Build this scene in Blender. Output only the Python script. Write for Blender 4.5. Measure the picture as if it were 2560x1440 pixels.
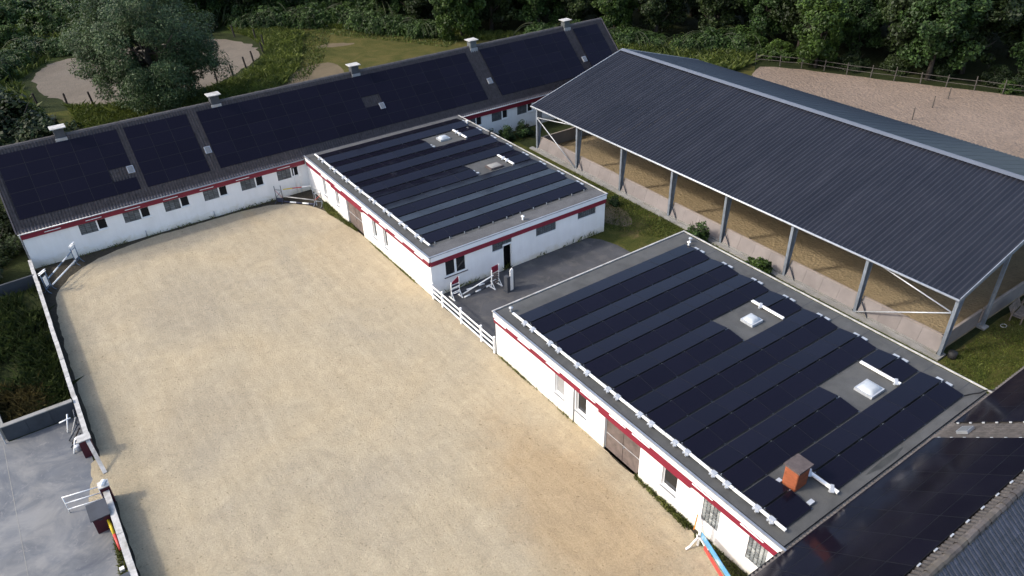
import bpy, math, random
import numpy as np
from mathutils import Vector, Matrix
random.seed(7); RNG = np.random.default_rng(11)
for o in list(bpy.data.objects): bpy.data.objects.remove(o)
sc = bpy.context.scene
COL = sc.collection

# ------------------------------------------------------------------ camera
cd = bpy.data.cameras.new('camera'); cam = bpy.data.objects.new('camera', cd); COL.objects.link(cam)
cam.location = (-20.1057, -31.4859, 29.3394)
cam.rotation_euler = (math.radians(56.772), math.radians(1.437), math.radians(-35.142))
cd.sensor_width = 36.0; cd.lens = 1886.96/2560*36; cd.clip_start = 0.5; cd.clip_end = 3000
sc.camera = cam
sc.render.resolution_x = 1024; sc.render.resolution_y = 576
# ------------------------------------------------------------------ sky and sun
SUN = Vector((-1.0, 0.42, 0.86)).normalized()
world = bpy.data.worlds.new('World'); sc.world = world; world.use_nodes = True
wn = world.node_tree; wn.nodes.clear()
sky = wn.nodes.new('ShaderNodeTexSky'); sky.sky_type = 'NISHITA'; sky.sun_disc = False
sky.sun_elevation = math.asin(SUN.z); sky.sun_rotation = math.atan2(SUN.x, SUN.y) % (2*math.pi)
sky.air_density = 1.0; sky.dust_density = 3.0; sky.ozone_density = 1.2
bg = wn.nodes.new('ShaderNodeBackground'); bg.inputs['Strength'].default_value = 0.15
wo = wn.nodes.new('ShaderNodeOutputWorld')
wn.links.new(sky.outputs[0], bg.inputs[0]); wn.links.new(bg.outputs[0], wo.inputs[0])
sl = bpy.data.lights.new('sun', 'SUN'); sl.energy = 1.30; sl.angle = math.radians(5.0); sl.color = (1.0, 0.93, 0.82)
so = bpy.data.objects.new('sun', sl); COL.objects.link(so)
so.location = SUN*80; so.rotation_euler = (-SUN).to_track_quat('-Z', 'Y').to_euler()
sc.view_settings.view_transform = 'Standard'; sc.view_settings.look = 'None'
sc.view_settings.gamma = 1.0; sc.view_settings.use_curve_mapping = False
sc.view_settings.exposure = 1.12

# ------------------------------------------------------------------ materials
MATS = {}
def nodes(name):
    m = bpy.data.materials.new(name); m.use_nodes = True
    nt = m.node_tree; b = nt.nodes['Principled BSDF']; MATS[name] = m
    return m, nt, b
def N(nt, t, **kw):
    n = nt.nodes.new(t)
    for k, v in kw.items():
        if k in n.inputs.keys(): n.inputs[k].default_value = v
        else: setattr(n, k, v)
    return n
def c4(c): return (c[0], c[1], c[2], 1.0)
def ramp(nt, fac, stops):
    r = nt.nodes.new('ShaderNodeValToRGB'); nt.links.new(fac, r.inputs[0])
    e = r.color_ramp.elements
    while len(e) < len(stops): e.new(0.5)
    for el, (p, c) in zip(e, stops): el.position = p; el.color = c4(c)
    return r.outputs[0]
def noise(nt, pos, scale, detail=4, rough=0.55, dist=0.0, vec_scale=None):
    if vec_scale:
        mp = N(nt, 'ShaderNodeMapping'); mp.inputs['Scale'].default_value = vec_scale
        nt.links.new(pos, mp.inputs[0]); pos = mp.outputs[0]
    n = N(nt, 'ShaderNodeTexNoise', Scale=scale, Detail=detail, Roughness=rough, Distortion=dist)
    nt.links.new(pos, n.inputs['Vector']); return n.outputs[0]
def mix(nt, fac, a, b, mode='MIX'):
    m = N(nt, 'ShaderNodeMix', data_type='RGBA', blend_type=mode)
    for s, i in ((fac, 0), (a, 6), (b, 7)):
        if isinstance(s, (int, float)): m.inputs[i].default_value = s
        elif isinstance(s, (tuple, list)): m.inputs[i].default_value = c4(s)
        else: nt.links.new(s, m.inputs[i])
    return m.outputs[2]
def bump(nt, b, h, strength, dist):
    n = N(nt, 'ShaderNodeBump', Strength=strength, Distance=dist)
    nt.links.new(h, n.inputs['Height']); nt.links.new(n.outputs[0], b.inputs['Normal']); return n
def mat(name, col, rough=0.8, var=0.25, scale=1.5, bmp=0.0, bscale=30, metal=0.0, spec=0.4, dirt=None, rnd=0.0, fine=0.0):
    m, nt, b = nodes(name)
    g = N(nt, 'ShaderNodeNewGeometry'); pos = g.outputs['Position']
    lo = tuple(x*(1-var) for x in col); hi = tuple(min(1, x*(1+var)) for x in col)
    c = ramp(nt, noise(nt, pos, scale, 5, 0.6), [(0.3, lo), (0.7, hi)])
    if fine:
        f = ramp(nt, noise(nt, pos, bscale, 3, 0.7), [(0.35, (1-fine,)*3), (0.65, (1+fine*0.6,)*3)])
        c = mix(nt, 1.0, c, f, 'MULTIPLY')
    if dirt:
        d = ramp(nt, noise(nt, pos, 0.9, 6, 0.65, 0.6), [(0.5, (0, 0, 0)), (0.72, (1, 1, 1))])
        c = mix(nt, d, c, dirt)
    if rnd:
        oi = N(nt, 'ShaderNodeObjectInfo')
        r = ramp(nt, oi.outputs['Random'], [(0, (1-rnd,)*3), (1, (1+rnd,)*3)])
        c = mix(nt, 1.0, c, r, 'MULTIPLY')
    nt.links.new(c, b.inputs['Base Color'])
    b.inputs['Roughness'].default_value = rough; b.inputs['Metallic'].default_value = metal
    b.inputs['Specular IOR Level'].default_value = spec
    if bmp: bump(nt, b, noise(nt, pos, bscale, 4, 0.6), bmp, 0.02)
    return m
def sand_mat(name, stops, grain, hoof, hoof_dist, speck):
    m, nt, b = nodes(name)
    pos = N(nt, 'ShaderNodeNewGeometry').outputs['Position']
    big = noise(nt, pos, 0.09, 5, 0.55, 0.8)
    c = ramp(nt, big, stops)
    mid = ramp(nt, noise(nt, pos, 0.8, 5, 0.65, 1.0), [(0.3, (0.86, 0.86, 0.87)), (0.7, (1.08, 1.07, 1.05))])
    c = mix(nt, 1.0, c, mid, 'MULTIPLY')
    fn = noise(nt, pos, 9.0, 4, 0.75)
    fine = ramp(nt, fn, [(0.30, (1-grain,)*3), (0.62, (1+grain*0.45,)*3)])
    c = mix(nt, 1.0, c, fine, 'MULTIPLY')
    sp = ramp(nt, noise(nt, pos, 4.2, 2, 0.5, 2.0), [(0.30, (speck,)*3), (0.36, (1, 1, 1))])
    c = mix(nt, 1.0, c, sp, 'MULTIPLY')
    nt.links.new(c, b.inputs['Base Color']); b.inputs['Roughness'].default_value = 0.95
    b.inputs['Specular IOR Level'].default_value = 0.15
    vo = N(nt, 'ShaderNodeTexVoronoi', Scale=hoof, Randomness=1.0); nt.links.new(pos, vo.inputs['Vector'])
    h1 = noise(nt, pos, hoof*0.9, 5, 0.7, 1.5)
    ad = N(nt, 'ShaderNodeMath', operation='ADD'); nt.links.new(vo.outputs['Distance'], ad.inputs[0]); nt.links.new(h1, ad.inputs[1])
    bump(nt, b, ad.outputs[0], 0.8, hoof_dist)
    return m
def arena_mat():
    m, nt, b = nodes('arena_sand')
    pos = N(nt, 'ShaderNodeNewGeometry').outputs['Position']
    c = ramp(nt, noise(nt, pos, 0.11, 6, 0.6, 1.0), [(0.30, (0.348, 0.300, 0.220)), (0.46, (0.392, 0.332, 0.232)), (0.62, (0.408, 0.338, 0.228)), (0.75, (0.404, 0.320, 0.200))])
    # damp grey patches, ochre freshly turned sand along the riding line, a darker strip by the boundary wall, each with a ragged outline
    wob = noise(nt, pos, 0.35, 5, 0.65)
    def patch(x, y, rx, ry, rot, col, amt, c):
        mp = N(nt, 'ShaderNodeMapping', vector_type='TEXTURE'); mp.inputs['Location'].default_value = (x, y, 0); mp.inputs['Rotation'].default_value = (0, 0, rot); mp.inputs['Scale'].default_value = (rx, ry, 50)
        nt.links.new(pos, mp.inputs[0]); g = N(nt, 'ShaderNodeTexGradient', gradient_type='SPHERICAL'); nt.links.new(mp.outputs[0], g.inputs[0])
        ml = N(nt, 'ShaderNodeMath', operation='MULTIPLY_ADD'); nt.links.new(wob, ml.inputs[0]); ml.inputs[1].default_value = 0.8; 
        sb = N(nt, 'ShaderNodeMath', operation='SUBTRACT'); nt.links.new(g.outputs['Fac'], sb.inputs[0]); sb.inputs[1].default_value = 0.4; nt.links.new(sb.outputs[0], ml.inputs[2])
        f = ramp(nt, ml.outputs[0], [(0.12, (0, 0, 0)), (0.62, (amt,)*3)])
        return mix(nt, f, c, col)
    c = patch(-14.5, 17.0, 5.0, 6.5, 0.3, (0.275, 0.242, 0.188), 0.42, c)
    c = patch(-16.5, 4.8, 4.5, 6.0, -0.2, (0.275, 0.242, 0.188), 0.36, c)
    c = patch(-12.0, 27.5, 11.0, 2.6, 0.0, (0.25, 0.225, 0.175), 0.7, c)
    c = patch(-4.0, -13.0, 4.2, 12.0, -0.10, (0.355, 0.250, 0.135), 0.6, c)
    c = patch(-21.6, 8.0, 2.0, 26.0, 0.0, (0.255, 0.222, 0.158), 0.45, c)
    mid = ramp(nt, noise(nt, pos, 0.9, 6, 0.7, 1.2), [(0.3, (0.86, 0.86, 0.86)), (0.7, (1.08, 1.08, 1.07))]); c = mix(nt, 1.0, c, mid, 'MULTIPLY')
    harrow = ramp(nt, noise(nt, pos, 2.2, 4, 0.6, 0.8, (1.0, 0.12, 1.0)), [(0.35, (0.93, 0.925, 0.915)), (0.65, (1.04, 1.04, 1.04))]); c = mix(nt, 1.0, c, harrow, 'MULTIPLY')
    fine = ramp(nt, noise(nt, pos, 10.0, 4, 0.75), [(0.30, (0.82,)*3), (0.62, (1.06,)*3)]); c = mix(nt, 1.0, c, fine, 'MULTIPLY')
    nz = N(nt, 'ShaderNodeTexNoise', Scale=5.0, Detail=3.0); nt.links.new(pos, nz.inputs['Vector'])
    wp = N(nt, 'ShaderNodeVectorMath', operation='MULTIPLY_ADD'); nt.links.new(nz.outputs['Color'], wp.inputs[0]); wp.inputs[1].default_value = (0.35, 0.35, 0.0); nt.links.new(pos, wp.inputs[2])
    vo = N(nt, 'ShaderNodeTexVoronoi', Scale=2.3, Randomness=1.0); nt.links.new(wp.outputs[0], vo.inputs['Vector'])
    hoof = ramp(nt, vo.outputs['Distance'], [(0.06, (0.62, 0.60, 0.56)), (0.15, (1, 1, 1))]); c = mix(nt, 0.8, c, hoof, 'MULTIPLY')
    v2 = N(nt, 'ShaderNodeTexVoronoi', Scale=4.2, Randomness=1.0); nt.links.new(wp.outputs[0], v2.inputs['Vector'])
    hoof2 = ramp(nt, v2.outputs['Distance'], [(0.07, (0.72, 0.70, 0.67)), (0.17, (1, 1, 1))]); c = mix(nt, 0.8, c, hoof2, 'MULTIPLY')
    nt.links.new(c, b.inputs['Base Color']); b.inputs['Roughness'].default_value = 0.95; b.inputs['Specular IOR Level'].default_value = 0.15
    ad = N(nt, 'ShaderNodeMath', operation='ADD'); nt.links.new(noise(nt, pos, 6.5, 5, 0.7, 1.5), ad.inputs[0])
    mn = N(nt, 'ShaderNodeMath', operation='MINIMUM'); nt.links.new(v2.outputs['Distance'], mn.inputs[0]); mn.inputs[1].default_value = 0.3; nt.links.new(mn.outputs[0], ad.inputs[1])
    bump(nt, b, ad.outputs[0], 0.9, 0.05)
arena_mat()
sand_mat('hall_sand', [(0.3, (0.238, 0.184, 0.108)), (0.7, (0.29, 0.228, 0.140))], 0.16, 4.5, 0.06, 0.8)
sand_mat('paddock_sand', [(0.3, (0.195, 0.150, 0.116)), (0.7, (0.24, 0.186, 0.146))], 0.2, 3.0, 0.10, 0.6)
sand_mat('track_sand', [(0.3, (0.132, 0.112, 0.088)), (0.7, (0.175, 0.150, 0.120))], 0.12, 4.0, 0.03, 0.8)
sand_mat('bare_earth', [(0.3, (0.12, 0.096, 0.058)), (0.7, (0.17, 0.132, 0.084))], 0.15, 5.0, 0.02, 0.8)
sand_mat('edge_soil', [(0.3, (0.035, 0.032, 0.025)), (0.7, (0.065, 0.056, 0.04))], 0.3, 4.0, 0.06, 0.7)
def grass_mat(name, stops, scale=0.25):
    m, nt, b = nodes(name)
    pos = N(nt, 'ShaderNodeNewGeometry').outputs['Position']
    c = ramp(nt, noise(nt, pos, scale, 7, 0.65, 0.8), stops)
    f = ramp(nt, noise(nt, pos, 7.0, 4, 0.8), [(0.3, (0.6, 0.6, 0.6)), (0.7, (1.3, 1.3, 1.25))])
    c = mix(nt, 1.0, c, f, 'MULTIPLY'); nt.links.new(c, b.inputs['Base Color'])
    b.inputs['Roughness'].default_value = 1.0; b.inputs['Specular IOR Level'].default_value = 0.1
    bump(nt, b, noise(nt, pos, 5.0, 5, 0.8), 0.9, 0.12); return m
grass_mat('ground_soil', [(0.35, (0.018, 0.024, 0.009)), (0.6, (0.030, 0.038, 0.013)), (0.75, (0.045, 0.042, 0.02))])
grass_mat('mown_grass', [(0.32, (0.048, 0.054, 0.014)), (0.52, (0.078, 0.074, 0.022)), (0.7, (0.115, 0.094, 0.034))], 0.35)
grass_mat('rough_grass', [(0.32, (0.026, 0.040, 0.010)), (0.55, (0.048, 0.064, 0.018)), (0.72, (0.075, 0.075, 0.028))], 0.3)
grass_mat('lawn', [(0.32, (0.038, 0.050, 0.011)), (0.55, (0.070, 0.072, 0.019)), (0.72, (0.125, 0.096, 0.044))], 0.5)
def leaf_mat(name, dark, light, back=0.25, rough=0.55):
    m, nt, b = nodes(name)
    g = N(nt, 'ShaderNodeNewGeometry'); oi = N(nt, 'ShaderNodeObjectInfo')
    c = ramp(nt, g.outputs['Random Per Island'], [(0.0, dark), (0.75, light), (1.0, tuple(x*1.35 for x in light))])
    k = ramp(nt, noise(nt, g.outputs['Position'], 0.45, 3, 0.6), [(0.35, (0.62, 0.66, 0.6)), (0.65, (1.25, 1.22, 1.1))])
    c = mix(nt, 1.0, c, k, 'MULTIPLY')
    r = ramp(nt, oi.outputs['Random'], [(0, (0.8, 0.82, 0.85)), (1, (1.2, 1.15, 1.05))])
    c = mix(nt, 1.0, c, r, 'MULTIPLY'); nt.links.new(c, b.inputs['Base Color'])
    b.inputs['Roughness'].default_value = rough; b.inputs['Specular IOR Level'].default_value = 0.3
    if back:
        tr = N(nt, 'ShaderNodeBsdfTranslucent'); nt.links.new(c, tr.inputs['Color'])
        ms = N(nt, 'ShaderNodeMixShader'); ms.inputs[0].default_value = back
        nt.links.new(b.outputs[0], ms.inputs[1]); nt.links.new(tr.outputs[0], ms.inputs[2])
        nt.links.new(ms.outputs[0], nt.nodes['Material Output'].inputs['Surface'])
    return m
leaf_mat('willow_leaf', (0.019, 0.038, 0.017), (0.056, 0.092, 0.040))
leaf_mat('dark_leaf', (0.009, 0.018, 0.006), (0.029, 0.048, 0.014))
leaf_mat('oak_leaf', (0.011, 0.026, 0.008), (0.038, 0.076, 0.020))
leaf_mat('bright_leaf', (0.018, 0.040, 0.008), (0.056, 0.098, 0.018))
leaf_mat('bramble_leaf', (0.014, 0.034, 0.008), (0.048, 0.088, 0.022))
leaf_mat('tall_grass', (0.036, 0.056, 0.011), (0.100, 0.128, 0.030))
leaf_mat('dry_grass', (0.035, 0.028, 0.012), (0.10, 0.078, 0.03))
leaf_mat('weed_leaf', (0.012, 0.022, 0.008), (0.040, 0.056, 0.016))
leaf_mat('fresh_weed', (0.07, 0.085, 0.022), (0.15, 0.165, 0.05))
mat('bark', (0.045, 0.037, 0.030), 0.95, 0.4, 6, 0.6, 25)
mat('white_wall', (0.80, 0.79, 0.76), 0.85, 0.035, 0.6, 0.15, 60)
def wall_mat():
    m, nt, b = nodes('render_wall')
    pos = N(nt, 'ShaderNodeNewGeometry').outputs['Position']
    c = ramp(nt, noise(nt, pos, 0.7, 6, 0.65), [(0.3, (0.77, 0.765, 0.75)), (0.65, (0.83, 0.825, 0.81))])
    streak = ramp(nt, noise(nt, pos, 1.0, 5, 0.6, 0.3, (3.0, 3.0, 0.25)), [(0.35, (0.965, 0.963, 0.955)), (0.62, (1.0, 1.0, 1.0))])
    c = mix(nt, 1.0, c, streak, 'MULTIPLY')
    # splashed sand and algae stains in a ragged band low on the wall
    sx = N(nt, 'ShaderNodeSeparateXYZ'); nt.links.new(pos, sx.inputs[0])
    ns = noise(nt, pos, 1.6, 6, 0.7, 0.5)
    ml = N(nt, 'ShaderNodeMath', operation='MULTIPLY_ADD'); nt.links.new(ns, ml.inputs[0]); ml.inputs[1].default_value = -1.5; nt.links.new(sx.outputs['Z'], ml.inputs[2])
    mr = N(nt, 'ShaderNodeMapRange'); mr.inputs['From Min'].default_value = -0.9; mr.inputs['From Max'].default_value = -0.15
    mr.inputs['To Min'].default_value = 0.75; mr.inputs['To Max'].default_value = 0.0
    nt.links.new(ml.outputs[0], mr.inputs['Value'])
    c = mix(nt, mr.outputs[0], c, (0.55, 0.50, 0.36)); nt.links.new(c, b.inputs['Base Color'])
    b.inputs['Roughness'].default_value = 0.9; b.inputs['Specular IOR Level'].default_value = 0.2
    bump(nt, b, noise(nt, pos, 40, 4, 0.7), 0.25, 0.01)
wall_mat()
mat('red_paint', (0.185, 0.011, 0.030), 0.5, 0.12, 1.2, 0.05, 20)
mat('maroon_paint', (0.055, 0.006, 0.015), 0.6, 0.2, 2)
mat('white_paint', (0.80, 0.80, 0.78), 0.55, 0.06, 2.5, 0.05, 30)
mat('worn_white', (0.42, 0.41, 0.39), 0.85, 0.3, 2.2, 0.3, 18, dirt=(0.24, 0.23, 0.20))
mat('fascia_white', (0.74, 0.75, 0.76), 0.5, 0.05, 1.0)
mat('zinc', (0.36, 0.38, 0.41), 0.42, 0.15, 2, metal=0.55)
mat('steel', (0.22, 0.25, 0.29), 0.5, 0.2, 2.5, metal=0.35, rnd=0.08)
mat('galvanised', (0.46, 0.48, 0.50), 0.42, 0.15, 3, metal=0.3)
mat('ridge_metal', (0.145, 0.160, 0.190), 0.45, 0.08, 1.5, metal=0.2)
mat('bitumen', (0.072, 0.073, 0.072), 0.88, 0.28, 0.8, 0.35, 45, fine=0.25, dirt=(0.085, 0.085, 0.08))
mat('bitumen_pale', (0.095, 0.095, 0.097), 0.9, 0.2, 0.9, 0.5, 28, fine=0.3)
mat('bitumen_lap', (0.042, 0.046, 0.052), 0.85, 0.15, 1.5)
mat('asphalt', (0.062, 0.063, 0.068), 0.92, 0.25, 0.5, 0.4, 60, fine=0.18, dirt=(0.10, 0.097, 0.092))
mat('tile_brown', (0.074, 0.065, 0.072), 0.6, 0.35, 3.5, 0.3, 40, spec=0.4, rnd=0.15)
mat('tile_ridge', (0.085, 0.074, 0.068), 0.85, 0.4, 4, 0.4, 30, dirt=(0.15, 0.13, 0.10), rnd=0.2)
mat('tile_pale', (0.075, 0.068, 0.066), 0.8, 0.3, 3.0, 0.3, 30, rnd=0.2)
mat('tile_glazed', (0.026, 0.029, 0.044), 0.32, 0.35, 3, 0.1, 30, spec=0.55, rnd=0.25)
mat('brick_orange', (0.29, 0.085, 0.036), 0.85, 0.15, 5, 0.3, 30, rnd=0.15)
mat('mortar', (0.23, 0.09, 0.05), 0.95, 0.15, 8)
mat('slab_dark', (0.085, 0.068, 0.066), 0.85, 0.3, 4, 0.3, 30)
mat('door_brown', (0.125, 0.098, 0.088), 0.75, 0.3, 2.5, 0.15, 20, rnd=0.12)
mat('lattice_grey', (0.125, 0.13, 0.13), 0.7, 0.25, 3, rnd=0.25)
mat('lattice_joint', (0.07, 0.075, 0.075), 0.9, 0.2, 3)
mat('blind_grey', (0.085, 0.095, 0.10), 0.65, 0.2, 3, rnd=0.2)
mat('interior_shade_black', (0.006, 0.006, 0.007), 0.9, 0.1, 2)  # near-black colour standing in for the shade of unlit rooms
mat('concrete', (0.24, 0.235, 0.22), 0.95, 0.2, 1.2, 0.4, 25, dirt=(0.19, 0.18, 0.15))
mat('kick_board', (0.205, 0.182, 0.172), 0.85, 0.14, 0.9, 0.2, 15, rnd=0.08)
mat('kick_rail', (0.27, 0.23, 0.20), 0.8, 0.15, 2)
mat('retaining', (0.045, 0.05, 0.058), 0.9, 0.2, 1.5, 0.3, 25)
mat('blue_steel', (0.11, 0.16, 0.23), 0.4, 0.2, 3, metal=0.3)
mat('dark_steel', (0.045, 0.055, 0.075), 0.45, 0.2, 3, metal=0.3)
mat('blue_paint', (0.10, 0.30, 0.50), 0.5, 0.2, 4, dirt=(0.55, 0.55, 0.55))
mat('navy_paint', (0.025, 0.03, 0.06), 0.5, 0.2, 3)
mat('red_pole', (0.50, 0.06, 0.05), 0.5, 0.15, 3)
mat('yellow_pole', (0.68, 0.50, 0.03), 0.5, 0.12, 3)
mat('orange_paint', (0.55, 0.20, 0.02), 0.5, 0.15, 3)
mat('wood_grey', (0.135, 0.110, 0.092), 0.85, 0.35, 5, 0.3, 30, rnd=0.15)
mat('wood_dark', (0.030, 0.025, 0.022), 0.95, 0.4, 5, 0.3, 25)
mat('wood_rail', (0.075, 0.066, 0.058), 0.9, 0.3, 4)
mat('rubber', (0.015, 0.015, 0.016), 0.7, 0.2, 4)
mat('cistern_grey', (0.05, 0.055, 0.065), 0.6, 0.2, 2)
mat('dome_white', (0.42, 0.45, 0.47), 0.3, 0.08, 4, spec=0.5)
mat('puddle_stain', (0.04, 0.04, 0.036), 0.6, 0.3, 2)
def roof_sheet_mat():
    m, nt, b = nodes('fibre_cement')
    g = N(nt, 'ShaderNodeNewGeometry'); pos = g.outputs['Position']; oi = N(nt, 'ShaderNodeObjectInfo')
    c = ramp(nt, noise(nt, pos, 0.35, 6, 0.6, 0.5), [(0.3, (0.0165, 0.0180, 0.0250)), (0.7, (0.0225, 0.0240, 0.0320))])
    c = mix(nt, 1.0, c, ramp(nt, noise(nt, pos, 1.2, 5, 0.65, 0.2, (0.12, 1.6, 0.12)), [(0.35, (0.82, 0.82, 0.84)), (0.68, (1.18, 1.17, 1.14))]), 'MULTIPLY')
    c = mix(nt, 1.0, c, ramp(nt, oi.outputs['Random'], [(0, (0.96,)*3), (1, (1.04,)*3)]), 'MULTIPLY')
    nt.links.new(c, b.inputs['Base Color'])
    b.inputs['Roughness'].default_value = 0.40; b.inputs['Specular IOR Level'].default_value = 0.34
roof_sheet_mat()
def panel_mat():
    m, nt, b = nodes('solar_glass')
    oi = N(nt, 'ShaderNodeObjectInfo'); tc = N(nt, 'ShaderNodeTexCoord')
    c = ramp(nt, oi.outputs['Random'], [(0, (0.0044, 0.0040, 0.0082)), (1, (0.0060, 0.0055, 0.0110))])
    # faint cell grid
    w = N(nt, 'ShaderNodeTexBrick', Scale=1.0); w.offset = 0.0
    w.inputs['Mortar Size'].default_value = 0.004; w.inputs['Brick Width'].default_value = 0.17; w.inputs['Row Height'].default_value = 0.17
    nt.links.new(tc.outputs['Object'], w.inputs['Vector'])
    c = mix(nt, w.outputs['Fac'], c, (0.0064, 0.0060, 0.0108))
    nt.links.new(c, b.inputs['Base Color'])
    b.inputs['Roughness'].default_value = 0.10; b.inputs['IOR'].default_value = 1.5; b.inputs['Specular IOR Level'].default_value = 0.20; b.inputs['Specular Tint'].default_value = (0.93, 0.83, 1.0, 1.0)
    pos = N(nt, 'ShaderNodeNewGeometry').outputs['Position']
    r = ramp(nt, noise(nt, pos, 0.7, 5, 0.6), [(0.35, (0.09,)*3), (0.75, (0.20,)*3)])
    nt.links.new(r, b.inputs['Roughness'])
panel_mat()
mat('panel_frame', (0.005, 0.005, 0.007), 0.6, 0.1, 3)
def glass_mat():
    m, nt, b = nodes('window_glass')
    b.inputs['Base Color'].default_value = (0.012, 0.014, 0.017, 1); b.inputs['Roughness'].default_value = 0.05
    b.inputs['Specular IOR Level'].default_value = 0.5
    m, nt, b = nodes('pale_blind')
    pos = N(nt, 'ShaderNodeNewGeometry').outputs['Position']
    nt.links.new(ramp(nt, noise(nt, pos, 3, 3), [(0.3, (0.24, 0.25, 0.26)), (0.7, (0.32, 0.32, 0.32))]), b.inputs['Base Color'])
    b.inputs['Roughness'].default_value = 0.25
    m, nt, b = nodes('skylight_pane'); b.inputs['Base Color'].default_value = (0.13, 0.14, 0.15, 1); b.inputs['Roughness'].default_value = 0.2
    m, nt, b = nodes('glass_block')
    pos = N(nt, 'ShaderNodeNewGeometry').outputs['Position']; oi = N(nt, 'ShaderNodeObjectInfo')
    c = ramp(nt, oi.outputs['Random'], [(0, (0.10, 0.11, 0.115)), (0.6, (0.22, 0.24, 0.24)), (1, (0.36, 0.38, 0.37))])
    nt.links.new(c, b.inputs['Base Color']); b.inputs['Roughness'].default_value = 0.18
    b.inputs['Specular IOR Level'].default_value = 0.6
glass_mat()
def yard_mat():
    m, nt, b = nodes('yard_concrete')
    pos = N(nt, 'ShaderNodeNewGeometry').outputs['Position']
    c = ramp(nt, noise(nt, pos, 0.35, 6, 0.65, 1.2), [(0.3, (0.066, 0.074, 0.090)), (0.47, (0.112, 0.118, 0.126)), (0.66, (0.19, 0.188, 0.182))])
    d = ramp(nt, noise(nt, pos, 1.6, 7, 0.75, 1.5), [(0.56, (0, 0, 0)), (0.68, (0.8, 0.8, 0.8))])
    c = mix(nt, d, c, (0.205, 0.20, 0.195))
    nt.links.new(c, b.inputs['Base Color'])
    rr = ramp(nt, noise(nt, pos, 0.5, 4), [(0.35, (0.45,)*3), (0.65, (0.8,)*3)]); nt.links.new(rr, b.inputs['Roughness'])
    bump(nt, b, noise(nt, pos, 18, 5, 0.7), 0.3, 0.01)
yard_mat()

# ------------------------------------------------------------------ mesh helpers
class MB:
    def __init__(s): s.v = []; s.f = []
    def quad(s, a, b, c, d):
        i = len(s.v); s.v += [tuple(a), tuple(b), tuple(c), tuple(d)]; s.f.append((i, i+1, i+2, i+3)); return s
    def box(s, x0, x1, y0, y1, z0, z1):
        x0, x1 = sorted((x0, x1)); y0, y1 = sorted((y0, y1)); z0, z1 = sorted((z0, z1))
        i = len(s.v)
        s.v += [(x0,y0,z0),(x1,y0,z0),(x1,y1,z0),(x0,y1,z0),(x0,y0,z1),(x1,y0,z1),(x1,y1,z1),(x0,y1,z1)]
        s.f += [tuple(i+k for k in q) for q in ((0,3,2,1),(4,5,6,7),(0,1,5,4),(1,2,6,5),(2,3,7,6),(3,0,4,7))]
        return s
    def bar(s, a, b, w, h=None, up=(0, 0, 1)):
        a, b = Vector(a), Vector(b); h = h or w; d = (b-a).normalized(); up = Vector(up)
        if abs(d.dot(up)) > 0.95: up = Vector((1, 0, 0))
        r = d.cross(up).normalized()*w/2; u = r.cross(d).normalized()*h/2; i = len(s.v)
        s.v += [tuple(p+q) for p in (a, b) for q in (-r-u, r-u, r+u, -r+u)]
        s.f += [tuple(i+k for k in q) for q in ((0,1,5,4),(1,2,6,5),(2,3,7,6),(3,0,4,7),(3,2,1,0),(4,5,6,7))]
        return s
    def tube(s, pts, r, n=7, cap=True):
        pts = [Vector(p) for p in pts]; rr = r if isinstance(r, (list, tuple)) else [r]*len(pts)
        base = len(s.v); ref = Vector((0.13, 0.21, 0.97))
        for k, p in enumerate(pts):
            d = (pts[min(k+1, len(pts)-1)]-pts[max(k-1, 0)]).normalized()
            rf = ref if abs(d.dot(ref)) < 0.9 else Vector((1, 0.1, 0))
            a = d.cross(rf).normalized(); b = d.cross(a)
            for j in range(n):
                t = 2*math.pi*j/n; s.v.append(tuple(p+(a*math.cos(t)+b*math.sin(t))*rr[k]))
        for k in range(len(pts)-1):
            for j in range(n):
                s.f.append((base+k*n+j, base+k*n+(j+1) % n, base+(k+1)*n+(j+1) % n, base+(k+1)*n+j))
        if cap:
            s.f.append(tuple(base+j for j in range(n))[::-1]); s.f.append(tuple(base+(len(pts)-1)*n+j for j in range(n)))
        return s
    def prism(s, poly, z0, z1):
        n = len(poly); i = len(s.v)
        s.v += [(x, y, z0) for x, y in poly]+[(x, y, z1) for x, y in poly]
        s.f.append(tuple(range(i+n-1, i-1, -1))); s.f.append(tuple(range(i+n, i+2*n)))
        s.f += [(i+k, i+(k+1) % n, i+n+(k+1) % n, i+n+k) for k in range(n)]; return s
    def extr(s, poly3, vec):
        n = len(poly3); i = len(s.v); vec = Vector(vec)
        s.v += [tuple(p) for p in poly3]+[tuple(Vector(p)+vec) for p in poly3]
        s.f.append(tuple(range(i+n-1, i-1, -1))); s.f.append(tuple(range(i+n, i+2*n)))
        s.f += [(i+k, i+(k+1) % n, i+n+(k+1) % n, i+n+k) for k in range(n)]; return s
    def mesh(s, name, off=(0, 0, 0), smooth=False):
        me = bpy.data.meshes.new(name)
        me.from_pydata([(a-off[0], b-off[1], c-off[2]) for a, b, c in s.v], [], s.f)
        if smooth: me.polygons.foreach_set('use_smooth', [True]*len(me.polygons))
        me.update(); return me
def rootof(o):
    while o.parent: o = o.parent
    return o
def link(name, me, m, parent=None, loc=(0, 0, 0), rot=None, kind=None, label=None):
    o = bpy.data.objects.new(name, me); COL.objects.link(o)
    if m and me is not None and not me.materials: me.materials.append(MATS[m])
    o.location = loc
    if rot: o.rotation_euler = rot
    if parent: o.parent = parent
    if kind: o['kind'] = kind
    if label: o['label'] = label
    return o
def fix_normals(me):
    import bmesh
    bm = bmesh.new(); bm.from_mesh(me); bmesh.ops.recalc_face_normals(bm, faces=bm.faces); bm.to_mesh(me); bm.free()
def part(mb, name, m, parent, world=True, smooth=False, kind=None, label=None, fix=True):
    off = rootof(parent).location if world else (0, 0, 0)
    me = mb.mesh(name, off, smooth)
    if fix: fix_normals(me)
    return link(name, me, m, parent, kind=kind, label=label)
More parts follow.
